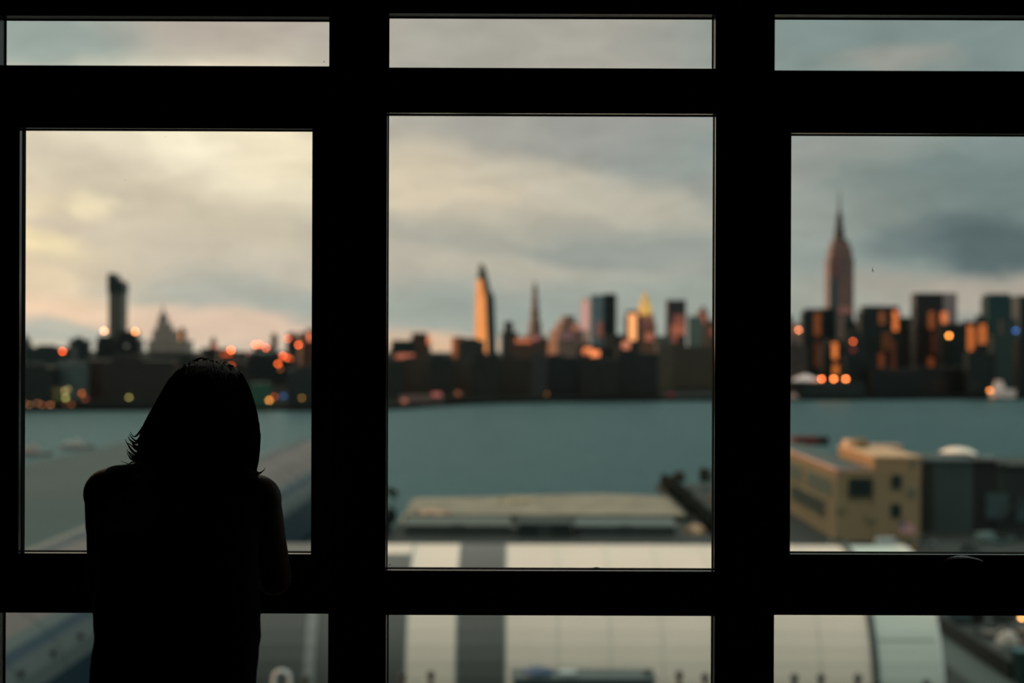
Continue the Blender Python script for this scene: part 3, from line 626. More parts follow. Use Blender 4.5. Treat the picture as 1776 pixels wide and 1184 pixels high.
mass('quay_tent', 'large white peaked tent on the quay under the teal tower, amber lamp at its end', 'tent', 1122, [(1722, 1762, 676), (1726, 1746, 660, .5)], (220, 215, 215), 0, .5, mat=MATS['tent_fabric'], lights=[(1718, 677, 3.6, 3.6, (230, 130, 50), 8)])

# ------------------------------------------------------------------ boats on the river
def boat(px_, py_, L_, label, heading=0, c=(178, 186, 184)):
    p = at(px_, py_, 1); D = (CAMZ-.3)/(CAMZ-p.z); x = p.x*D
    root = thing('boat', label, 'boat', (x, D, 0)); W_ = L_*.22
    bm = bmesh.new()
    def rg(z, s): return [(x+dx*s, D+dy*s, z) for dx, dy in ((-L_/2, -W_/2), (L_*.3, -W_/2), (L_/2, 0), (L_*.3, W_/2), (-L_/2, W_/2))]
    loft(bm, [rg(-.4, .86), rg(L_*.09, 1)]); obj('hull', bm, pbr('boat_hull', (140, 136, 134), .5), root)
    bm = bmesh.new(); box(bm, x-L_*.32, x+L_*.15, D-W_*.35, D+W_*.35, L_*.09, L_*.2); obj('cabin', bm, pbr('boat_white_%d' % c[0], c, .5), root)
    bm = bmesh.new(); box(bm, x-L_*.06, x+L_*.08, D-W_*.25, D+W_*.25, L_*.2, L_*.27); obj('wheelhouse', bm, MATS['boat_white_%d' % c[0]], root)
boat(134, 776, 15, 'small pale boat in the middle of the river, further off')
boat(56, 788, 16, 'small pinkish boat close to the edge of the first window', c=(166, 160, 160))

# ------------------------------------------------------------------ striped warehouse
def ax(D): return -46.4 + .018*(D-300)
WD0, WD1 = 112, 392
ROOFP = pbr('warehouse_roof_panel', (98, 91, 88), .6, 0, .1, .05)
WALLP = pbr('warehouse_corrugated_grey', (74, 88, 88), .6, 0, .1, .05)
BLUE = pbr('warehouse_blue', (13, 50, 66), .6, 0, .12, .05)
DKB = pbr('warehouse_ridge_slate', (36, 54, 62), .6, 0, .1, .05)
wh = thing('striped_warehouse', 'long grey warehouse with blue stripes running away along its curved side', 'warehouse', (ax(250)-12, 250, GZ))
prof = [(0, 1), (0, 8.8), (-.5, 10.4), (-1.5, 12.0), (-2.4, 13.0), (-3.4, 13.9), (-6.3, 16.0), (-10.4, 17.7), (-12.6, 18.0)]
def strip(name, i0, i1, mat, off=0):
    bm = bmesh.new()
    def pt(i, D, ins=0):
        o, z = prof[i]; return (ax(D)+o+off-ins, D, z+off-ins*.5)
    rings = []
    for D in (WD0, (WD0+WD1)/2, WD1):
        outer = [pt(i, D) for i in range(i0, i1+1)]; inner = [pt(i, D, .25) for i in range(i1, i0-1, -1)]
        rings.append(outer+inner)
    loft(bm, rings); return obj(name, bm, mat, wh)
strip('wall', 0, 1, BLUE); strip('roof_side', 1, 3, WALLP); strip('blue_stripe', 3, 4, BLUE); strip('roof_side', 4, 5, WALLP); strip('roof_panel', 5, 7, ROOFP); strip('ridge_flashing', 7, 8, DKB)
bm = bmesh.new(); rings = []
for D in (WD0, WD1):
    rings.append([(ax(D)-.3+o, D, z) for o, z in [(0, 1), (-.2, 8.8), (-12.6, 17.7), (-19, 15.8), (-22, 13), (-24.6, 9), (-24.8, 1)]])
loft(bm, rings); obj('core_walls', bm, WALLP, wh)
# standing seams across the curved side, and round roof vents
for k, D in enumerate(range(118, 392, 13)):
    bm = bmesh.new(); tube(bm, [(ax(D)+o+.03, D, z+.03) for o, z in prof[1:]], .07, 5); obj('roof_seam', bm, WALLP, wh)
for k, (sx, sy) in enumerate(((152, 1102), (108, 1132), (55, 1168))):
    z = 11.0; p = at(sx, sy, 1); D = (CAMZ-z)/(CAMZ-p.z)
    bm = bmesh.new(); x = ax(D)-1.0; loft(bm, [[(x-.2, D+.42*math.cos(a), z-.1+.42*math.sin(a)) for a in [i*math.pi/6 for i in range(12)]], [(x+.55, D+.42*math.cos(a), z+.1+.42*math.sin(a)) for a in [i*math.pi/6 for i in range(12)]]])
    obj('round_vent', bm, pbr('vent_dark', (40, 48, 52), .6), wh)

dw = thing('sun_blocker', 'unseen tall grey block added on the dock to keep the low sun off', 'warehouse', (-190, 300, GZ))  # out of view, added to shade the tan building from the sun
bm = bmesh.new(); box(bm, -212, -165, 238, 385, GZ, 28); obj('walls', bm, facade((70, 76, 74)), dw)  # walls of the added, unseen sun blocker
bm = bmesh.new(); loft(bm, [[(-213, y, 28), (-188, y, 31), (-164, y, 28)] for y in (237, 386)]); obj('roof', bm, pbr('sun_blocker_roof', (60, 66, 64), .7), dw)
# ------------------------------------------------------------------ barrel-vaulted shed
SC, SR = 187.0, 17.2
WHITE = pbr('shed_white_sheet', (228, 212, 196), .38, 0, .05, .08)
PALE = pbr('shed_pale_sheet', (196, 204, 194), .38, 0, .05, .08)
GREYP = pbr('shed_grey_sheet', (80, 82, 79), .42, 0, .08, .08)
RIBM = pbr('shed_seam', (120, 130, 126), .5)
shed = thing('barrel_shed', 'huge white barrel-vaulted shed with translucent grey bays below the windows', 'shed', (4, SC, GZ))
def arc(x0, x1, a0, a1, mat, name, off=0., th=.15, n=28):
    bm = bmesh.new(); ro, ri = SR+off, SR+off-th; rings = []
    for i in range(n+1):
        a = R(a0+(a1-a0)*i/n); s, c = math.sin(a), math.cos(a)
        rings.append([(x0, SC+ro*s, GZ+ro*c), (x1, SC+ro*s, GZ+ro*c), (x1, SC+ri*s, GZ+ri*c), (x0, SC+ri*s, GZ+ri*c)])
    loft(bm, rings); return obj(name, bm, mat, shed, smooth=False)
arc(-43, -24.8, -90, 90, GREYP, 'grey_bay'); arc(-24.8, -23.5, -90, 90, pbr('shed_pale_rib', (136, 138, 134), .5), 'pale_rib')
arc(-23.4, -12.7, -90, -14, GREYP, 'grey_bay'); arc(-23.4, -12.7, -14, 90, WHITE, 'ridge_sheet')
arc(-12.7, -6.6, -90, 90, WHITE, 'roof_sheet'); arc(-6.6, -.7, -90, 90, GREYP, 'grey_bay')
xs = [-.7, 5.7, 12, 18.3, 24.6, 30.9, 37.2, 43.7]
for a, b_ in zip(xs, xs[1:]): arc(a, b_, -90, 90, WHITE, 'roof_sheet')
arc(43.7, 51.8, -90, 90, PALE, 'roof_sheet')
for x_ in xs[:-1]+[-12.7, -6.6]: arc(x_-.12, x_+.12, -90, 90, RIBM if x_ in (-12.7, -6.6, -.7) else pbr('shed_seam_pale', (206, 200, 184), .5), 'seam', .05, .1)
arc(43.3, 44.1, -90, 90, pbr('shed_dark_rib', (60, 74, 70), .6), 'dark_rib', .35, .5)
arc(51.3, 51.9, -90, 90, pbr('shed_end_rim', (200, 206, 200), .5), 'end_rim', .12, .4)
for a in (-62, -38): arc(44.3, 51.2, a-.35, a+.35, RIBM, 'purlin_line', .04, .1, 2)
for x_ in (-43.1, 51.5):
    bm = bmesh.new(); ptsl = [(SC+(SR-.2)*math.sin(R(a)), GZ+(SR-.2)*math.cos(R(a))) for a in range(-90, 91, 6)]
    loft(bm, [[(x_, y, z) for y, z in ptsl], [(x_+.25, y, z) for y, z in ptsl]]); obj('end_wall', bm, pbr('shed_end_wall', (86, 92, 88), .6), shed)

# ------------------------------------------------------------------ things around the gravel lot
def wall_line(name, x, d0, d1, h, mat, label, cat, w=.6, lump=.0):
    bm = bmesh.new(); n = int((d1-d0)/4)
    for i in range(n+1):
        d = d0+(d1-d0)*i/n
        r = ring(x+random.uniform(-1, 1)*lump, d, 0, 1, 1, 6)
        blob(bm, Vector((x+random.uniform(-1, 1)*lump, d, GZ+h*.5*random.uniform(.8, 1.2))), (w*random.uniform(.8, 1.3), 2.6, h*.55*random.uniform(.8, 1.2)), 2)
    return tag(obj(name, bm, mat), label, cat)
HEDG = pbr('dark_hedge', (15, 21, 18), .95, 0, .3, .5, .3, spec=.1)
wall_line('hedge', 46.8, 326, 436, 4.0, HEDG, 'dark overgrown hedge running away along the gravel lot, beyond the white shed', 'hedge', 1.5, .5)
wall_line('hedge', -29.6, 300, 344, 3.4, HEDG, 'dark overgrown hedge on the lot side facing the striped warehouse', 'hedge', 1.4, .5)
def lowshed(name, label, x0, x1, D0, D1, h, c, rc, cat='building'):
    root = thing(name, label, cat, ((x0+x1)/2, D0, GZ))
    bm = bmesh.new(); box(bm, x0, x1, D0, D1, GZ, GZ+h); obj('walls', bm, pbr('shedwall_%d_%d' % (c[0], c[1]), c, .8), root)
    bm = bmesh.new(); m_ = (D0+D1)/2
    loft(bm, [[(x, D0-.4, GZ+h), (x, m_, GZ+h+.9), (x, D1+.4, GZ+h)] for x in (x0-.4, x1+.4)]); obj('roof', bm, pbr('shedroof_%d_%d' % (rc[0], rc[1]), rc, .7), root)
    bm = bmesh.new(); box(bm, (x0+x1)/2-1.5, (x0+x1)/2+1.5, D0-.1, D0, GZ, GZ+2.6); obj('roller_door', bm, pbr('roller_door', (50, 58, 56), .5), root)
lowshed('low_shed', 'grey low shed at the warehouse end of the gravel lot', -24, -.5, 322, 338, 2.4, (60, 66, 62), (84, 92, 86))
lowshed('low_shed', 'nearly black low shed in the middle, between two grey ones', 1.5, 13.5, 320, 334, 3.0, (28, 40, 38), (34, 50, 48))
lowshed('low_shed', 'longest grey low shed, next to the pale rubble heap', 14.8, 37, 322, 336, 2.4, (58, 66, 64), (86, 98, 96))
def fence_line(x0, x1, D, h, label):
    root = thing('chain_fence', label, 'fence', ((x0+x1)/2, D, GZ)); n = int((x1-x0)/4)
    for i in range(n+1):
        x = x0+(x1-x0)*i/n; bm = bmesh.new(); tube(bm, [(x, D, GZ), (x, D, GZ+h)], .09, 6); obj('post', bm, pbr('fence_steel', (60, 66, 62), .6), root)
    bm = bmesh.new(); box(bm, x0, x1, D-.03, D+.03, GZ+.1, GZ+h-.1); obj('mesh_panel', bm, pbr('fence_screen', (48, 58, 52), .8), root)
fence_line(-26, 44, 345.5, 2.0, 'dark green screened fence along the near side of the gravel lot')
def rubble(x, D, w, h, c, label, cat='rubble heap'):
    bm = bmesh.new(); vs = blob(bm, Vector((x, D, GZ)), (w, w*.8, h), 3)
    for v in bm.verts:
        n_ = noise.noise(v.co*.7)*.35 + noise.noise(v.co*2)*.12
        v.co = Vector((x, D, GZ)) + (v.co-Vector((x, D, GZ)))*(1+n_)
    for v in bm.verts: v.co.z = max(v.co.z, GZ-.1)
    tag(obj('rubble_heap', bm, pbr('rubble_%d' % c[0], c, .9, 0, .3, .5)), label, cat)
rubble(42.6, 328, 2.8, 1.9, (168, 138, 110), 'pale orange rubble heap where the lot meets the hedge')
rubble(-20, 362, 5, 1.3, (176, 146, 124), 'pinkish rubble heap on the gravel lot, warehouse side')
rubble(2, 392, 6, 1.4, (158, 146, 120), 'buff rubble heap at the water edge of the gravel lot')
rubble(57, 392, 3.2, 2.2, (96, 76, 68), 'rusty rubble heap behind the long hedge')
rubble(62, 372, 3.6, 2.0, (84, 84, 80), 'grey rubble heap behind the long hedge')
LEAFM = pbr('tree_leaves', (30, 38, 28), .9, 0, .35, .6, .3)
BARK = pbr('tree_bark', (46, 40, 34), .9, 0, .2, 1)
def tree(x, D, h, label, base=GZ, group=None):
    root = thing('tree', label, 'tree', (x, D, base), group)
    bm = bmesh.new(); tube(bm, [(x, D, base), (x+.1, D, base+h*.4), (x-.1, D, base+h*.75)], [h*.035, h*.028, h*.012], 8)
    for k in range(5):
        a = k*1.3; tube(bm, [(x, D, base+h*.4), (x+math.cos(a)*h*.2, D+math.sin(a)*h*.2, base+h*.65)], [h*.014, h*.006], 5)
    obj('trunk', bm, BARK, root)
    bm = bmesh.new()
    for k in range(16):
        a = random.uniform(0, 6.28); rr_ = random.uniform(0, .26)*h; z = base+h*random.uniform(.42, .92); s = h*random.uniform(.1, .17)
        blob(bm, Vector((x+rr_*math.cos(a), D+rr_*math.sin(a), z)), (s, s, s*.8), 2)
    for v in bm.verts: v.co += Vector((noise.noise(v.co*1.3), noise.noise(v.co*1.3+Vector((9, 0, 0))), noise.noise(v.co*1.3+Vector((0, 9, 0)))))*h*.05
    obj('crown', bm, LEAFM, root)
for x, D, h, lb in ((50, 424, 5.5, 'small dark tree at the river end of the long hedge'), (58, 425, 6.5, 'round dark tree on the river bank beside the long hedge'), (66, 420, 5.5, 'dark riverside tree between the hedge and the tan building'),
                    (56, 350, 4.5, 'low dark tree behind the long hedge, near its shed end'), (-33, 392, 5, 'dark tree at the river corner of the gravel lot, warehouse side')):
    tree(x, D, h, lb, base=GZ if D < 404 and x > -28 else GZ if x > 44 else 0)

# ------------------------------------------------------------------ tan building
TAN = pbr('tan_stucco', (148, 126, 96), .85, 0, .08, .1)
TANL = pbr('tan_trim', (148, 136, 106), .8, 0, .08, .1)
WIN = pbr('dark_glazing', (30, 42, 40), .3, 0, .1, .3)
WINP = pbr('dusty_glazing', (104, 108, 92), .5, 0, .1, .3)
PINK = pbr('pink_coping', (190, 150, 130), .7, 0, .15, .15)
TX0, TX1, TM, TD, TDB = 72.2, 90.8, 80.4, 316.0, 424.0
tb = thing('tan_building', 'tan stucco building with a taller corner block and ribbon windows', 'building', ((TX0+TX1)/2, TD+40, GZ))
bm = bmesh.new(); box(bm, TX0, TM, TD, TDB, GZ, 16.4); obj('low_wing', bm, TAN, tb)
bm = bmesh.new(); box(bm, TM, TX1, TD-.3, TD+34, GZ, 19.4); obj('corner_block', bm, TAN, tb)
bm = bmesh.new(); box(bm, TX0-.25, TM, TD-.3, TDB, 16.4, 16.9); obj('coping', bm, PINK, tb)
bm = bmesh.new(); box(bm, TM-.2, TX1+.2, TD-.5, TD+34, 19.4, 19.8); obj('coping', bm, pbr('coping_tan', (196, 160, 124), .8), tb)
bm = bmesh.new(); box(bm, TX0+.8, TM, TD+.8, TDB-.8, 16.5, 16.95); obj('roof_deck', bm, pbr('roof_felt', (64, 78, 76), .8), tb)
def wbox(px0, px1, py0, py1, mat, nm='window'):
    p0, p1 = at(px0, py0, TD-.3), at(px1, py1, TD-.3)
    bm = bmesh.new(); box(bm, p0.x-.15, p1.x+.15, TD-.5, TD+.2, p1.z-.15, p0.z+.15); f_ = obj(nm+'_surround', bm, TANL if mat is not TANL else TAN, tb)
    bm = bmesh.new(); box(bm, p0.x, p1.x, TD-.56, TD+.1, p1.z, p0.z); obj('pane', bm, mat, f_)
for w in ((1471, 1513, 828, 861, WIN), (1545, 1563, 823, 847, WIN), (1544, 1562, 873, 897, WIN), (1575, 1586, 795, 809, WINP), (1574, 1587, 846, 860, WINP), (1450, 1464, 870, 885, pbr('patched_wall', (140, 124, 94), .8)), (1503, 1520, 889, 902, MATS['patched_wall'])): wbox(*w)
for px0, px1, y0a, y1a in ((1403, 1442, 814, 856), (1360, 1391, 806, 840), (1374, 1433, 856, 902), (1330, 1364, 842, 868)):
    # side wall at x = TX0: convert the picture columns to distance
    D0 = TX0*FPX/(px1-888); D1 = TX0*FPX/(px0-888); Dm = D0
    zt = CAMZ-(y0a+ (0)-592)/FPX*(D0+D1)/2; zb = CAMZ-(y1a-592)/FPX*(D0)
    zt = {814: 14.0, 806: 14.0, 856: 8.6, 842: 8.6}[y0a]; zb = {814: 10.3, 806: 10.3, 856: 4.8, 842: 4.8}[y0a]
    bm = bmesh.new(); box(bm, TX0-.2, TX0+.1, D0-.3, D1+.3, zb-.3, zt+.3); f_ = obj('window_surround', bm, TANL, tb)
    bm = bmesh.new(); box(bm, TX0-.25, TX0+.1, D0, D1, zb, zt); obj('pane', bm, WINP if y0a in (814, 806) else pbr('side_glazing', (56, 66, 58), .45), f_)
def roofbox(px0, px1, py0, py1, D, mat, nm, zb=16.4):
    p0, p1 = at(px0, py0, D), at(px1, py1, D); bm = bmesh.new(); box(bm, p0.x, p1.x, D, D+5, zb, p0.z); return obj(nm, bm, mat, tb)
roofbox(1378, 1419, 757, 775, 395, pbr('red_penthouse', (92, 44, 42), .8), 'red_penthouse')
roofbox(1419, 1438, 757, 775, 395, pbr('dark_penthouse', (30, 38, 36), .8), 'dark_penthouse')
roofbox(1470, 1486, 764, 783, 345, pbr('buff_roofhouse', (210, 184, 156), .8), 'roof_housing')
roofbox(1486, 1507, 762, 783, 340, pbr('olive_roofhouse', (120, 110, 84), .8), 'roof_housing')
roofbox(1510, 1566, 772, 781, 345, pbr('pink_roofhouse', (196, 158, 136), .8), 'roof_housing')
# flag beside the tan building
c = at(1572, 930, 313); fr = thing('flag', 'American flag hanging from a short pole before the tan building', 'flag', (at(1559, 915, 312).x, 312, GZ))
fx = at(1560, 915, 312).x; zt = at(1560, 904, 312).z; fw = 3.3; fh = 2.5
bm = bmesh.new(); tube(bm, [(fx-.1, 312, GZ), (fx-.1, 312, zt+.5)], .07, 8); obj('pole', bm, pbr('pole_steel', (120, 124, 124), .4, .5), fr)
def flagbits(name, u0, u1, v0, v1, mat, yo=0):
    bm = bmesh.new(); n = 10; f_, b_ = [], []
    rings = []
    for i in range(n+1):
        u = u0+(u1-u0)*i/n; y = 312+.18*math.sin(u*7)*u+yo; dz = -.5*u*u
        rings.append([(fx+u*fw, y-.012, zt-v0*fh+dz), (fx+u*fw, y-.012, zt-v1*fh+dz), (fx+u*fw, y+.012, zt-v1*fh+dz), (fx+u*fw, y+.012, zt-v0*fh+dz)])
    loft(bm, rings); return obj(name, bm, mat, fr)
FR, FW, FB = pbr('flag_red', (190, 40, 50), .8), pbr('flag_white', (215, 205, 205), .8), pbr('flag_blue', (30, 40, 90), .8)
for k in range(13): flagbits('red_stripe' if k % 2 == 0 else 'white_stripe', .4 if k < 7 else 0, 1, k/13, (k+1)/13, FR if k % 2 == 0 else FW)
cn = flagbits('canton', 0, .4, 0, 7/13, FB)
bm = bmesh.new()
for i in range(9):
    for j in range(6 if i % 2 == 0 else 5):
        u = .4*(j+(.5 if i % 2 == 0 else 1))/6; v = 7/13*(i+.5)/9; y = 312+.18*math.sin(u*7)*u
        cx, cz = fx+u*fw, zt-v*fh-.5*u*u; pr = []
        for q in range(10): a = q*math.pi/5+math.pi/2; r_ = .07 if q % 2 == 0 else .028; pr.append((cx+r_*math.cos(a), cz+r_*math.sin(a)))
        loft(bm, [[(a_, y-.02, b_) for a_, b_ in pr], [(a_, y-.013, b_) for a_, b_ in pr]])
obj('stars', bm, FW, cn)

# dark building beside it, and the white tank
db = thing('dark_building', 'long dark grey industrial building beside the tan building', 'building', (104, 330, GZ))
for (a, b_, y, c_, nm) in ((1601, 1618, 799, (36, 40, 36), 'corner_bay'), (1618, 1688, 797, (58, 70, 70), 'grey_bay'), (1688, 1728, 798, (26, 28, 26), 'black_bay'), (1728, 1746, 803, (44, 48, 44), 'olive_bay'), (1746, 1840, 806, (36, 42, 40), 'end_bay')):
    p0, p1 = at(a, y, 330), at(b_, y, 330); bm = bmesh.new(); box(bm, p0.x+.05, p1.x-.05, 330, 352, GZ, p0.z)
    box(bm, p0.x+.05, p1.x-.05, 329.7, 330, p0.z-.8, p0.z)
    obj(nm, bm, pbr('dkb_%d_%d' % (c_[0], c_[1]), c_, .75, 0, .15, .1), db)
p0, p1 = at(1712, 856, 329), at(1750, 900, 329); bm = bmesh.new(); box(bm, p0.x, p1.x, 329.5, 330.1, p1.z, p0.z); obj('loading_door', bm, pbr('loading_door', (58, 78, 78), .6), db)
p0, p1 = at(1764, 866, 329), at(1800, 905, 329); bm = bmesh.new(); box(bm, p0.x, p1.x, 329.5, 330.1, p1.z, p0.z); obj('loading_door', bm, MATS['loading_door'], db)
bm = bmesh.new(); q0, q1 = at(1732, 905, 328), at(1776, 862, 328); tube(bm, [q0, q1], .5, 6); obj('stair_stringer', bm, pbr('stair_dark', (26, 34, 34), .7), db)
bm = bmesh.new(); p = at(1661, 792, 365); loft(bm, [ring(p.x, 365, GZ, 4.9, 4.9, 24), ring(p.x, 365, p.z, 4.9, 4.9, 24)]); tk = thing('storage_tank', 'round storage tank with a shallow white dome behind the dark building', 'tank', (p.x, 365, GZ)); obj('shell', bm, pbr('tank_shell', (196, 186, 176), .6), tk)
bm = bmesh.new(); zt_ = at(1661, 775, 365).z; loft(bm, [ring(p.x, 365, p.z, 5.1, 5.1, 24), ring(p.x, 365, p.z+(zt_-p.z)*.45, 4.6, 4.6, 24), ring(p.x, 365, p.z+(zt_-p.z)*.85, 2.8, 2.8, 24), ring(p.x, 365, zt_, .4, .4, 24)]); obj('dome', bm, pbr('tank_dome', (240, 226, 208), .6), tk)
bm = bmesh.new(); p = at(1716, 795, 365); loft(bm, [ring(p.x, 366, GZ, 2.8, 2.8, 20), ring(p.x, 366, p.z, 2.8, 2.8, 20), ring(p.x, 366, p.z+.5, 1.5, 1.5, 20)]); t2 = thing('storage_tank', 'lower grey storage tank beside the white-domed one', 'tank', (p.x, 366, GZ)); obj('shell', bm, pbr('tank_shell_grey', (120, 130, 126), .6), t2)

# ------------------------------------------------------------------ vehicles
TYRE = pbr('tyre_rubber', (14, 14, 14), .9); CGL = pbr('car_glass', (20, 26, 28), .15)
def vehicle(kind, x, y, rz, c, label, base=GZ, group=None):
    root = thing(kind, label, {'car': 'car', 'van': 'van', 'truck': 'truck'}[kind], (x, y, base), group); root.rotation_euler = (0, 0, rz)
    M_ = pbr('paint_%d_%d_%d' % c, c, .4, 0, .03)
    def put(nm, bm, m, sm=False, par=None):
        bmesh.ops.recalc_face_normals(bm, faces=bm.faces); me = bpy.data.meshes.new(nm); bm.to_mesh(me); bm.free(); me.materials.append(m)
        o = bpy.data.objects.new(nm, me); COL.objects.link(o); o.parent = par or root; return o
    if kind == 'car':
        P1 = [(-2.2, .35), (-2.2, .85), (-1.9, 1.0), (2.0, .95), (2.25, .7), (2.25, .35)]; P2 = [(-1.75, .98), (-1.2, 1.45), (.5, 1.45), (1.15, .96)]; W_ = .88; H2 = CGL
        wh_ = (-1.4, 1.4)
    elif kind == 'van':
        P1 = [(-2.6, .4), (-2.6, 2.15), (1.4, 2.2), (2.0, 1.4), (2.7, 1.15), (2.75, .4)]; P2 = [(1.2, 1.35), (1.35, 2.0), (1.5, 2.0), (1.98, 1.37)]; W_ = .98
        wh_ = (-1.7, 1.8)
    else:
        P1 = [(-4.2, 1.0), (-4.2, 3.6), (1.9, 3.6), (1.9, 1.0)]; P2 = [(2.1, .6), (2.1, 2.6), (3.3, 2.6), (3.8, 1.6), (3.9, .6)]; W_ = 1.2
        wh_ = (-3.0, -1.8, 3.0)
    bm = bmesh.new(); loft(bm, [[(a, -W_, b_) for a, b_ in P1], [(a, W_, b_) for a, b_ in P1]]); put('body' if kind != 'truck' else 'cargo_box', bm, M_)
    bm = bmesh.new(); w2 = W_*(.84 if kind == 'car' else 1.01 if kind == 'van' else .95); loft(bm, [[(a, -w2, b_) for a, b_ in P2], [(a, w2, b_) for a, b_ in P2]])
    put('glasshouse' if kind != 'truck' else 'cab', bm, CGL if kind != 'truck' else pbr('truck_cab', (150, 154, 152), .5))
    if kind == 'truck': bm = bmesh.new(); box(bm, -4.1, 3.6, -.5, .5, .6, 1.0); put('chassis', bm, TYRE)
    r_ = .33 if kind != 'truck' else .5
    for wx in wh_:
        for s in (-1, 1):
            bm = bmesh.new(); loft(bm, [[(wx+r_*math.cos(q*math.pi/8), s*(W_-.2), r_+r_*math.sin(q*math.pi/8)) for q in range(16)], [(wx+r_*math.cos(q*math.pi/8), s*(W_+.02), r_+r_*math.sin(q*math.pi/8)) for q in range(16)]])
            put('wheel', bm, TYRE)
    return root
def onground(px_, py_): p = at(px_, py_, 1); D = (CAMZ-GZ)/(CAMZ-p.z); return p.x*D, D
for (px_, py_, k, rz, c, lb) in [
 (1712, 940, 'van', .3, (120, 140, 138), 'pale grey van parked in front of the dark building'),
 (1740, 942, 'car', .3, (96, 116, 116), 'grey-green car parked just past the pale grey van'),
 (1772, 938, 'car', .2, (70, 80, 80), 'dark grey car near the stair of the dark building'),
 (1680, 957, 'car', .1, (80, 92, 88), 'dull green-grey car close to the sash rail of the third window'),
 (1604, 946, 'car', 0, (120, 130, 130), 'light grey car at the corner of the tan building'),
 (1540, 950, 'van', .1, (190, 196, 196), 'white van parked before the tan building'),
 (1572, 955, 'car', 0, (170, 120, 50), 'mustard car beside the white van, beyond the shed end'),
 (1455, 946, 'car', 0, (110, 116, 112), 'grey car behind the shed roof, under the tan building'),
 (1722, 1100, 'car', .9, (160, 156, 150), 'pale car in the cluttered yard by the teal skip'),
 (1772, 1098, 'car', 1.4, (110, 106, 100), 'beige car further up the cluttered yard'),
 (1676, 1080, 'van', .2, (60, 78, 80), 'dark teal van at the back of the cluttered yard'),
 (1740, 1076, 'van', .9, (54, 60, 54), 'dark olive van at the back of the cluttered yard')]:
    x, D = onground(px_, py_); vehicle(k, x, D, rz, c, lb)
# the walled lane at the foot of the shed
struct(tag(bx('ground_lane', pbr('lane_concrete', (72, 86, 82), .8, 0, .1, .2), (59.5, 65, 120, 216, GZ-.5, GZ+.03)), 'pale lane beside the shed end', 'lane'))
bx_ = bx('yard_wall', pbr('yard_wall_block', (26, 34, 32), .85), (65.2, 65.8, 186, 230, GZ, GZ+2.4)); tag(bx_, 'dark block wall running between the lane and the cluttered yard', 'wall')
x, D = onground(1752, 1186)
x += 1.6
sk = thing('skip_container', 'big teal-green skip at the bottom corner of the third window', 'skip', (x+2, D, GZ))
bm = bmesh.new(); cx = x+2.5
loft(bm, [rect(cx, D, GZ+.2, 6.2, 2.2, 0), rect(cx, D, GZ+4.2, 7.4, 2.6, 0)]); obj('tub', bm, pbr('skip_green', (14, 48, 42), .5), sk)
bm = bmesh.new(); box(bm, cx-3.8, cx+3.8, D-1.4, D+1.4, GZ+4.2, GZ+4.5); obj('rim', bm, pbr('skip_rim', (36, 84, 90), .5), sk)
for s in (-1, 1): bm = bmesh.new(); box(bm, cx+s*2.4-.15, cx+s*2.4+.15, D-1.2, D+1.2, GZ, GZ+.25); obj('skid', bm, MATS['stair_dark'], sk)
for (px_, py_, w, c, lb) in ((1722, 1118, 1.7, (190, 180, 172), 'whitish heap of scrap by the teal skip'), (1760, 1130, 1.5, (96, 84, 70), 'brown heap of scrap behind the teal skip'), (1700, 1140, 1.2, (110, 110, 106), 'small grey heap of scrap against the yard wall')):
    x, D = onground(px_, py_); rubble(x+3, D+2, w, 1.6, c, lb)
x, D = onground(1772, 1100)
lp = thing('street_lamp', 'lit orange street lamp at the cluttered yard, edge of the photograph', 'lamp', (x, D, GZ))
zz = at(1772, 1071, D).z
bm = bmesh.new(); tube(bm, [(x+1.5, D, GZ), (x+1.5, D, zz+.1), (x+1.2, D, zz+.35), (x, D, zz+.3)], [.1, .08, .06, .06], 8); obj('pole', bm, MATS['pole_steel'], lp)
bm = bmesh.new(); blob(bm, Vector((x, D, zz)), (.3, .3, .2), 2); obj('lamp_head', bm, glow('street_glow', (255, 165, 90), 13), lp)
for x, D, h, lb in ((70, 214, 5, 'dark tree at the back of the cluttered yard, next to the yard wall'), (80, 236, 6, 'dark tree at the back of the cluttered yard, beyond the vans')): tree(x, D, h, lb)

# ------------------------------------------------------------------ neighbouring flat roof close below
nb = thing('neighbour_building', 'flat-roofed building close below the windows', 'building', (0, 64, GZ))
bm = bmesh.new(); box(bm, -34, 42, 50, 76, GZ, 26); obj('body', bm, facade((70, 66, 60)), nb)
bm = bmesh.new(); frame_rects  # parapet
for a in ((-34, 42, 75.6, 76, 26, 26.3), (-34, 42, 50, 50.4, 26, 26.5), (-34, -33.6, 50.4, 75.6, 26, 26.5), (41.6, 42, 50.4, 75.6, 26, 26.5)): box(bm, *a)
obj('parapet', bm, pbr('parapet_cap', (60, 66, 64), .8), nb)
def rpost(px_, py_, lb):
    p = at(px_, py_, 74); o_ = thing('vent_pipe', 'dark capped vent pipe on the near roof, '+lb, 'vent pipe', (p.x, 74, 26), 'vent pipes on the near flat roof')
    bm = bmesh.new(); loft(bm, [ring(p.x, 74, 26, .13, .13, 12), ring(p.x, 74, p.z-.25, .13, .13, 12)]); obj('pipe', bm, pbr('vent_pipe_metal', (34, 44, 44), .5), o_)
    bm = bmesh.new(); loft(bm, [ring(p.x, 74, p.z-.3, .2, .2, 12), ring(p.x, 74, p.z-.1, .22, .22, 12), ring(p.x, 74, p.z, .06, .06, 12)]); obj('cap', bm, MATS['vent_pipe_metal'], o_)
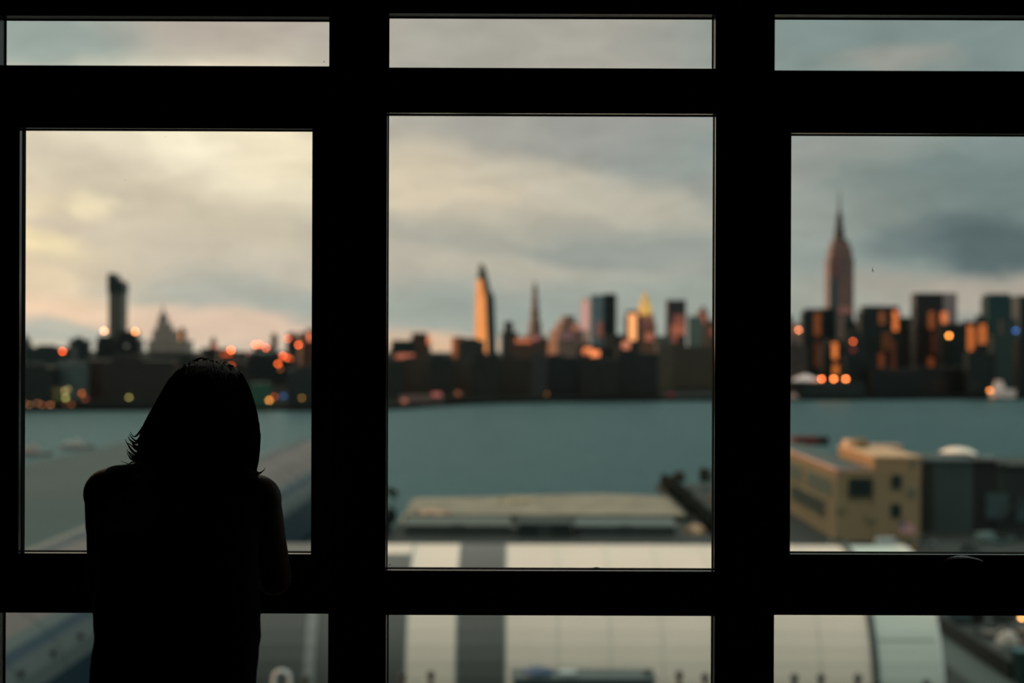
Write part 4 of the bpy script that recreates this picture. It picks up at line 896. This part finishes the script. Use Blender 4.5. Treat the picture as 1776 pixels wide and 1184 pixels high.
for q in ((698, 1165, 'nearest the first mullion in the middle window'), (747, 1163, 'between the first mullion and the teal unit'), (1178, 1163, 'first one past the teal unit'), (1223, 1167, 'just before the second mullion'),
          (1378, 1168, 'just past the second mullion'), (1424, 1168, 'before the pale seam of the white shed'), (1488, 1168, 'before the dark rib of the white shed'), (1521, 1178, 'low, overlapping the dark rib of the shed'), (1607, 1178, 'low, before the shed end'), (531, 1170, 'beside the white hoop')):
    rpost(*q)
p0, p1 = at(890, 1168, 72), at(1132, 1168, 72); z_ = at(1010, 1168, 72).z
un = thing('rooftop_unit', 'long dark teal air-handling unit on the near flat roof', 'air handling unit', ((p0.x+p1.x)/2, 72, 26))
bm = bmesh.new(); box(bm, p0.x, p1.x, 71, 73, 26.25, z_-.1); obj('casing', bm, pbr('unit_teal', (34, 56, 60), .5), un, bevel=.05)
bm = bmesh.new(); box(bm, p0.x-.1, p1.x+.1, 70.9, 73.1, z_-.1, z_); obj('top_sheet', bm, pbr('unit_top', (52, 70, 70), .5), un)
for fx_ in (p0.x+.6, (p0.x+p1.x)/2, p1.x-.6): bm = bmesh.new(); box(bm, fx_-.15, fx_+.15, 71.1, 72.9, 26, 26.25); obj('foot', bm, MATS['unit_teal'], un)
c1 = at(932, 1164, 72); bm = bmesh.new(); zc = at(932, 1158, 72).z; loft(bm, [ring(c1.x, 72, z_, .75, .75, 20), ring(c1.x, 72, zc-.12, .75, .75, 20), ring(c1.x, 72, zc, .45, .45, 20)]); obj('fan_cowl', bm, pbr('unit_blue', (30, 62, 96), .5), un)
c1 = at(985, 1164, 72); bm = bmesh.new(); loft(bm, [ring(c1.x, 72, z_, .5, .5, 16), ring(c1.x, 72, z_+.12, .5, .5, 16), ring(c1.x, 72, z_+.16, .3, .3, 16)]); obj('fan_grille', bm, pbr('unit_pale', (150, 160, 160), .4), un)
c1 = at(1130, 1164, 72); bm = bmesh.new(); zc = at(1130, 1161, 72).z; loft(bm, [ring(c1.x-.2, 72, z_, .2, .2, 12), ring(c1.x-.2, 72, zc, .2, .2, 12)]); obj('flue', bm, MATS['unit_teal'], un)
# white looped frame (arch) near the woman's hip
c1 = at(489, 1160, 74); zl = at(489, 1163, 74).z; wv = 14/FPX*74
ar = thing('hoop_frame', 'white painted hoop standing on the near flat roof', 'hoop', (c1.x, 74, 26))
bm = bmesh.new(); tube(bm, [(c1.x-wv, 74, 26), (c1.x-wv, 74, zl-wv)] + [(c1.x-wv*math.cos(a), 74, zl-wv+wv*math.sin(a)) for a in [math.pi*k/10 for k in range(1, 10)]] + [(c1.x+wv, 74, zl-wv), (c1.x+wv, 74, 26)], .11, 8)
obj('hoop', bm, pbr('white_paint', (200, 204, 202), .5), ar)
bm = bmesh.new(); box(bm, c1.x-wv-.25, c1.x+wv+.25, 73.8, 74.2, 26, 26.08); obj('foot_plate', bm, MATS['white_paint'], ar)

# ------------------------------------------------------------------ the woman
SKIN = pbr('skin', (150, 112, 92), .5, 0, .06, 20)
TOP = pbr('black_knit', (12, 12, 13), .95, 0, .1, 60, .3, spec=.2)
JEAN = pbr('dark_denim', (14, 16, 22), .9, 0, .1, 60, .3)
HAIR = pbr('auburn_hair', (40, 18, 11), .6, 0, .3, 40, .3, spec=.2)
SHOE = pbr('black_leather', (10, 10, 10), .5)
CX = -.621; CL = -.571   # over the shoulders, over the hips
woman = thing('person', 'woman with auburn shoulder-length hair in a sleeveless black top, leaning on the window rail', 'person', (CL, 2.40, FL))
def cap(bm, a, b, ra, rb, n=18, m=7):
    """tapered capsule"""
    a, b = Vector(a), Vector(b); d = (b-a); Ln = d.length; d.normalize()
    u = d.cross(Vector((.3, .2, 1))).normalized(); v = d.cross(u); rings = []
    for i in range(m): t_ = math.pi/2*(1-i/m); rings.append((a-d*ra*math.sin(t_), ra*math.cos(t_)))
    for i in range(m+1): t_ = math.pi/2*i/m; rings.append((b+d*rb*math.sin(t_), rb*math.cos(t_)))
    rs = [[c_+u*max(r_, 1e-4)*math.cos(2*math.pi*k/n)+v*max(r_, 1e-4)*math.sin(2*math.pi*k/n) for k in range(n)] for c_, r_ in rings]
    loft(bm, rs)
def ell_loft(bm, rows, n=28):
    """rows: cx, cy, z, rx, ry"""
    loft(bm, [ring(*r_, n) for r_ in rows])
def union(name, bm, mat, parent, vox=.005, smooth=6, fac=.5):
    o = obj(name, bm, mat, parent, smooth=True)
    m_ = o.modifiers.new('join', 'REMESH'); m_.mode = 'VOXEL'; m_.voxel_size = vox; m_.use_smooth_shade = True
    s_ = o.modifiers.new('soft', 'SMOOTH'); s_.factor = fac; s_.iterations = smooth
    return o
Z0 = FL
def tz(h): return Z0+h
# torso rows shared by body and top: hips to shoulders, leaning forward (towards +y)
torso = [(CL, 2.40, tz(.74), .140, .105), (CL, 2.40, tz(.80), .144, .115), (CL, 2.415, tz(.88), .138, .112), (CL-.006, 2.44, tz(.96), .124, .098),
         (CL-.014, 2.475, tz(1.02), .118, .092), (CL-.028, 2.53, tz(1.09), .124, .098), (CX+.010, 2.60, tz(1.16), .138, .100), (CX+.002, 2.655, tz(1.21), .148, .088), (CX, 2.69, tz(1.235), .130, .07), (CX+.003, 2.70, tz(1.25), .07, .05)]
SH = {}
bm = bmesh.new()
ell_loft(bm, torso)
HC = Vector((CX+.004, 2.795, tz(1.345)))    # head centre
cap(bm, (CX, 2.68, tz(1.22)), (CX+.003, 2.765, tz(1.29)), .056, .052)
blob(bm, HC+Vector((0, 0, .01)), (.074, .092, .098), 4)
blob(bm, HC+Vector((0, .028, -.045)), (.056, .062, .062), 3)          # jaw
blob(bm, HC+Vector((0, .072, -.09)), (.022, .02, .018), 2)           # chin
cap(bm, HC+Vector((0, .088, .012)), HC+Vector((0, .106, -.022)), .007, .012)   # nose
for s in (-1, 1):
    blob(bm, HC+Vector((s*.010, .1, -.026)), (.008, .008, .007), 2)
    blob(bm, HC+Vector((s*.034, .072, -.02)), (.024, .022, .02), 2)    # cheek
    blob(bm, HC+Vector((s*.03, .084, .024)), (.022, .008, .006), 2)    # brow
    blob(bm, HC+Vector((s*.076, -.002, -.012)), (.008, .018, .03), 2)  # ear
blob(bm, HC+Vector((0, .093, -.056)), (.022, .009, .006), 2); blob(bm, HC+Vector((0, .091, -.066)), (.018, .009, .006), 2)
# shoulders and arms
JS = {-1: Vector((CX-.134, 2.675, tz(1.212))), 1: Vector((CX+.140, 2.675, tz(1.200)))}
JE = {-1: Vector((CX-.174, 2.790, tz(1.020))), 1: Vector((CX+.156, 2.790, tz(1.035)))}
JW = {-1: Vector((CX-.075, 2.965, tz(1.072))), 1: Vector((CX+.085, 2.960, tz(1.098)))}
for s in (-1, 1):
    cap(bm, (CX+s*.06, 2.68, tz(1.222)), JS[s], .045, .049)
    md = JS[s].lerp(JE[s], .35)
    cap(bm, JS[s], md, .049, .043); cap(bm, md, JE[s], .043, .035)
    fm = JE[s].lerp(JW[s], .3); cap(bm, JE[s], fm, .034, .036); cap(bm, fm, JW[s], .036, .022)
    # hand lying across the rail, pointing inwards
    w_ = JW[s]; dirx = Vector((-s, .18, -.02)).normalized(); side = Vector((.0, 1, 0))
    up = dirx.cross(side)*-s
    pe = w_+dirx*.075
    for q in range(4): 
        off = side*(-.026+.0175*q)
        cap(bm, w_+dirx*.012+side*(-.016+.0105*q), pe+off, .0125, .0105, 12, 4)
        k1 = pe+off+dirx*(.030+.004*(1.5-abs(q-1.5)))+Vector((0, 0, .002)); k2 = k1+dirx*.024+Vector((0, 0, -.007)); k3 = k2+dirx*.018+Vector((0, 0, -.009))
        sc_ = (.9, 1.0, .97, .8)[q]
        cap(bm, pe+off, k1, .0092*sc_+.0005, .0086*sc_, 10, 4); cap(bm, k1, k2, .0086*sc_, .008*sc_, 10, 4); cap(bm, k2, k3, .008*sc_, .0068*sc_, 10, 4)
    t0 = w_+dirx*.02-side*.016; t1 = t0+dirx*.035-side*.03; t2 = t1+dirx*.03-side*.006+Vector((0, 0, -.006)); t3 = t2+dirx*.02+Vector((0, 0, -.005))
    cap(bm, t0, t1, .013, .0115, 10, 4); cap(bm, t1, t2, .0105, .0095, 10, 4); cap(bm, t2, t3, .0095, .008, 10, 4)
# legs
for s in (-1, 1):
    hp = Vector((CL+s*.078, 2.405, tz(.80))); kn = Vector((CL+s*.095, 2.46, tz(.45))); an = Vector((CL+s*.10, 2.385, tz(.085)))
    cap(bm, hp, hp.lerp(kn, .5), .088, .072); cap(bm, hp.lerp(kn, .5), kn, .072, .052)
    cap(bm, kn, kn.lerp(an, .35), .050, .052); cap(bm, kn.lerp(an, .35), an, .052, .034)
    cap(bm, an+Vector((0, -.02, -.045)), an+Vector((s*.015, .13, -.055)), .034, .028)
body = union('body', bm, SKIN, woman, .0045, 5)
# eyes, lips
for s in (-1, 1):
    bm = bmesh.new(); blob(bm, HC+Vector((s*.03, .083, .006)), (.012, .008, .008), 2); e_ = obj('eye', bm, pbr('eye_white', (220, 215, 210), .2), woman, True)
    bm = bmesh.new(); blob(bm, HC+Vector((s*.03, .0895, .006)), (.0052, .003, .0052), 2); obj('iris', bm, pbr('iris_brown', (50, 32, 20), .2), e_, True)
bm = bmesh.new(); blob(bm, HC+Vector((0, .1, -.057)), (.02, .004, .0045), 2); blob(bm, HC+Vector((0, .098, -.0655)), (.017, .004, .0045), 2); obj('lips', bm, pbr('lip_skin', (150, 80, 74), .4), woman, True)
# sleeveless top: looser than the body, hem over the hips
bm = bmesh.new()
tops = [(CL, 2.395, tz(.77), .148, .128), (CL, 2.395, tz(.80), .148, .130), (CL-.001, 2.405, tz(.86), .146, .126), (CL-.003, 2.425, tz(.93), .141, .116), (CL-.006, 2.455, tz(.985), .143, .112), (CL-.012, 2.49, tz(1.03), .146, .112), (CL-.024, 2.535, tz(1.09), .140, .116),
        (CX+.012, 2.60, tz(1.16), .148, .120), (CX+.004, 2.650, tz(1.205), .152, .108), (CX, 2.685, tz(1.240), .130, .088), (CX+.002, 2.70, tz(1.258), .085, .072)]
ell_loft(bm, tops)
for s in (-1, 1):
    cap(bm, (CX+s*.05, 2.685, tz(1.225)), (CX+s*.118, 2.672, tz(1.216 if s < 0 else 1.206)), .05, .051)
tp = union('sleeveless_top', bm, TOP, woman, .005, 3)
dm = tp.modifiers.new('folds', 'DISPLACE'); tx = bpy.data.textures.new('folds', 'CLOUDS'); tx.noise_scale = .07; dm.texture = tx; dm.strength = .012; dm.mid_level = .5
bm = bmesh.new()
ell_loft(bm, [(CL, 2.40, tz(.73), .144, .118), (CL, 2.40, tz(.80), .147, .124), (CL, 2.41, tz(.88), .138, .112)])
for s in (-1, 1):
    hp = Vector((CL+s*.078, 2.405, tz(.80))); kn = Vector((CL+s*.095, 2.46, tz(.45))); an = Vector((CL+s*.10, 2.385, tz(.12)))
    cap(bm, hp, hp.lerp(kn, .5), .090, .079); cap(bm, hp.lerp(kn, .5), kn, .079, .061); cap(bm, kn, kn.lerp(an, .35), .060, .060); cap(bm, kn.lerp(an, .35), an, .060, .047)
union('jeans', bm, JEAN, woman, .006, 4)
for s in (-1, 1):
    an = Vector((CL+s*.10, 2.385, tz(.085))); bm = bmesh.new()
    cap(bm, an+Vector((0, -.025, -.04)), an+Vector((s*.015, .14, -.048)), .043, .037)
    cap(bm, an+Vector((0, -.02, -.02)), an+Vector((0, -.012, .02)), .041, .042)
    for v in bm.verts: v.co.z = max(v.co.z, FL+.002)
    union('shoe', bm, SHOE, woman, .005, 2)
    bm = bmesh.new(); box(bm, an.x-.042, an.x+.05, an.y-.07, an.y+.18, FL, FL+.014); obj('shoe_sole', bm, pbr('sole_rubber', (16, 15, 14), .8), woman, bevel=.005)
# hair
DH = 2.75
def hx(px_): return at(px_, 700, DH).x
def hz(py_): return at(340, py_, DH).z
rows = [  # py, left px, right px, centre y, ry
 (624, 338, 354, 2.800, .020), (627, 325, 376, 2.800, .045), (633, 311, 391, 2.800, .066), (645, 299, 408, 2.797, .085), (660, 287, 417, 2.792, .098), (682, 276, 428, 2.786, .108), (705, 265, 436, 2.778, .112), (730, 252, 443, 2.772, .112), (755, 243, 446, 2.768, .110),
 (780, 240, 446, 2.763, .107), (800, 239, 445, 2.758, .104), (815, 238, 444, 2.752, .100), (830, 243, 440, 2.742, .092), (845, 252, 432, 2.736, .08)]
bm = bmesh.new(); rings = []; n = 120
import bisect
def hrow(py_):
    ys = [r_[0] for r_ in rows]; i = min(max(bisect.bisect(ys, py_)-1, 0), len(rows)-2); t_ = (py_-ys[i])/(ys[i+1]-ys[i])
    return [rows[i][k]+(rows[i+1][k]-rows[i][k])*t_ for k in range(5)]
py_ = 624.0
while py_ <= 845:
    r_ = hrow(py_); xl, xr = hx(r_[1]), hx(r_[2]); cx, rx = (xl+xr)/2, (xr-xl)/2; z = hz(py_); lst = []
    for k in range(n):
        a = 2*math.pi*k/n; g = 1 + .012*noise.noise(Vector((math.cos(a)*9, math.sin(a)*9, z*6))) + .010*noise.noise(Vector((math.cos(a)*30, math.sin(a)*30, z*9)))*(1 if py_ > 640 else .4)
        x, y = cx+rx*math.cos(a)*g, r_[3]+r_[4]*math.sin(a)*g
        # open the front so the face shows: pull the hair back behind the face line
        if py_ > 634 and math.sin(a) > 0:
            t_ = min(1, (py_-634)/46); t_ = t_*t_*(3-2*t_); w_ = max(0, min(1, (.074-abs(x-HC.x))/.016))
            lim = 2.895-.115*t_
            if y > lim: y += (lim-y)*w_
        lst.append((x, y, z))
    rings.append(lst); py_ += 5 if py_ > 640 else 2
loft(bm, rings)
hair = obj('hair', bm, HAIR, woman, smooth=True)
# strands: locks over the shell plus the flick at one side and loose ends
bm = bmesh.new()
def px3(px_, py_, y=2.74): p = at(px_, py_, y); return p
rnd = random.Random(3)
for k in range(420):
    a = rnd.uniform(math.pi*.97, math.pi*2.03); p0 = rnd.uniform(626, 700); p1 = rnd.uniform(790, 842); pts = []; ph = rnd.uniform(0, 6)
    for i in range(9):
        t_ = i/8; q = p0+(p1-p0)*t_; r_ = hrow(q); xl, xr = hx(r_[1]), hx(r_[2]); cx, rx = (xl+xr)/2, (xr-xl)/2
        aa = a+.05*math.sin(t_*4+ph); g = 1.0+.012*math.sin(t_*5+ph)
        pts.append((cx+rx*math.cos(aa)*g, r_[3]+r_[4]*math.sin(aa)*g, hz(q)))
    tube(bm, pts, [.0016]*8+[.0004], 4)
flick = [[(252, 735), (240, 752), (232, 757), (225, 748)], [(250, 775), (238, 780), (228, 772), (218, 766)], [(248, 786), (236, 792), (227, 786), (222, 782)], [(250, 765), (240, 774), (234, 772), (228, 768)], [(250, 745), (238, 764), (228, 758), (224, 752)], [(248, 752), (236, 768), (226, 763), (222, 755)], [(246, 790), (232, 784), (222, 771), (217, 761)], [(250, 800), (236, 790), (226, 780), (218, 764)],
 [(246, 792), (232, 794), (224, 786), (220, 778)], [(246, 798), (230, 797), (223, 790), (219, 780)], [(244, 802), (228, 806), (219, 803), (209, 799)], [(242, 800), (228, 802), (220, 808), (215, 815)], [(244, 806), (234, 808), (232, 814), (231, 818)],
 [(246, 770), (236, 776), (231, 770), (229, 765)], [(244, 810), (236, 812), (235, 818), (234, 820)], [(246, 780), (238, 786), (232, 783), (227, 778)], [(246, 760), (237, 768), (230, 766), (226, 762)],
 [(440, 812), (448, 819), (456, 816), (460, 810)], [(440, 818), (446, 820), (452, 820), (455, 817)], [(444, 740), (447, 752), (446, 764), (447, 772)], [(443, 770), (447, 782), (444, 794), (446, 804)],
 [(444, 790), (441, 800), (445, 810), (443, 820)], [(360, 628), (366, 625), (371, 626), (376, 631)], [(364, 630), (372, 628), (377, 629), (379, 634)], [(350, 626), (358, 622), (364, 624), (368, 628)], [(336, 626), (346, 621), (354, 622), (362, 626)]]
for f_ in flick:
    for r2 in range(3):
        jx, jy = rnd.uniform(-1.6, 1.6)*(r2 > 0), rnd.uniform(-1.4, 1.4)*(r2 > 0)
        yy = 2.745+.004*r2 if f_[0][1] > 650 else 2.775
        p_ = [px3(a+jx*(1-i*.2), b_+jy*(1-i*.2), yy) for i, (a, b_) in enumerate(f_)]
        # smooth the polyline
        q_ = []
        for i in range(13):
            t_ = i/12*3; j = min(int(t_), 2); u_ = t_-j
            P0 = p_[max(j-1, 0)]; P1_ = p_[j]; P2_ = p_[j+1]; P3 = p_[min(j+2, 3)]
            q_.append(.5*((2*P1_)+(P2_-P0)*u_+(2*P0-5*P1_+4*P2_-P3)*u_*u_+(3*P1_-P0-3*P2_+P3)*u_**3))
        w0 = .0034 if r2 == 0 and f_[0][0] < 300 and f_[0][1] < 800 else .0016
        tube(bm, q_, [w0*(1-.085*i)+.0001 for i in range(13)], 5)
obj('hair_strands', bm, HAIR, hair, smooth=True)
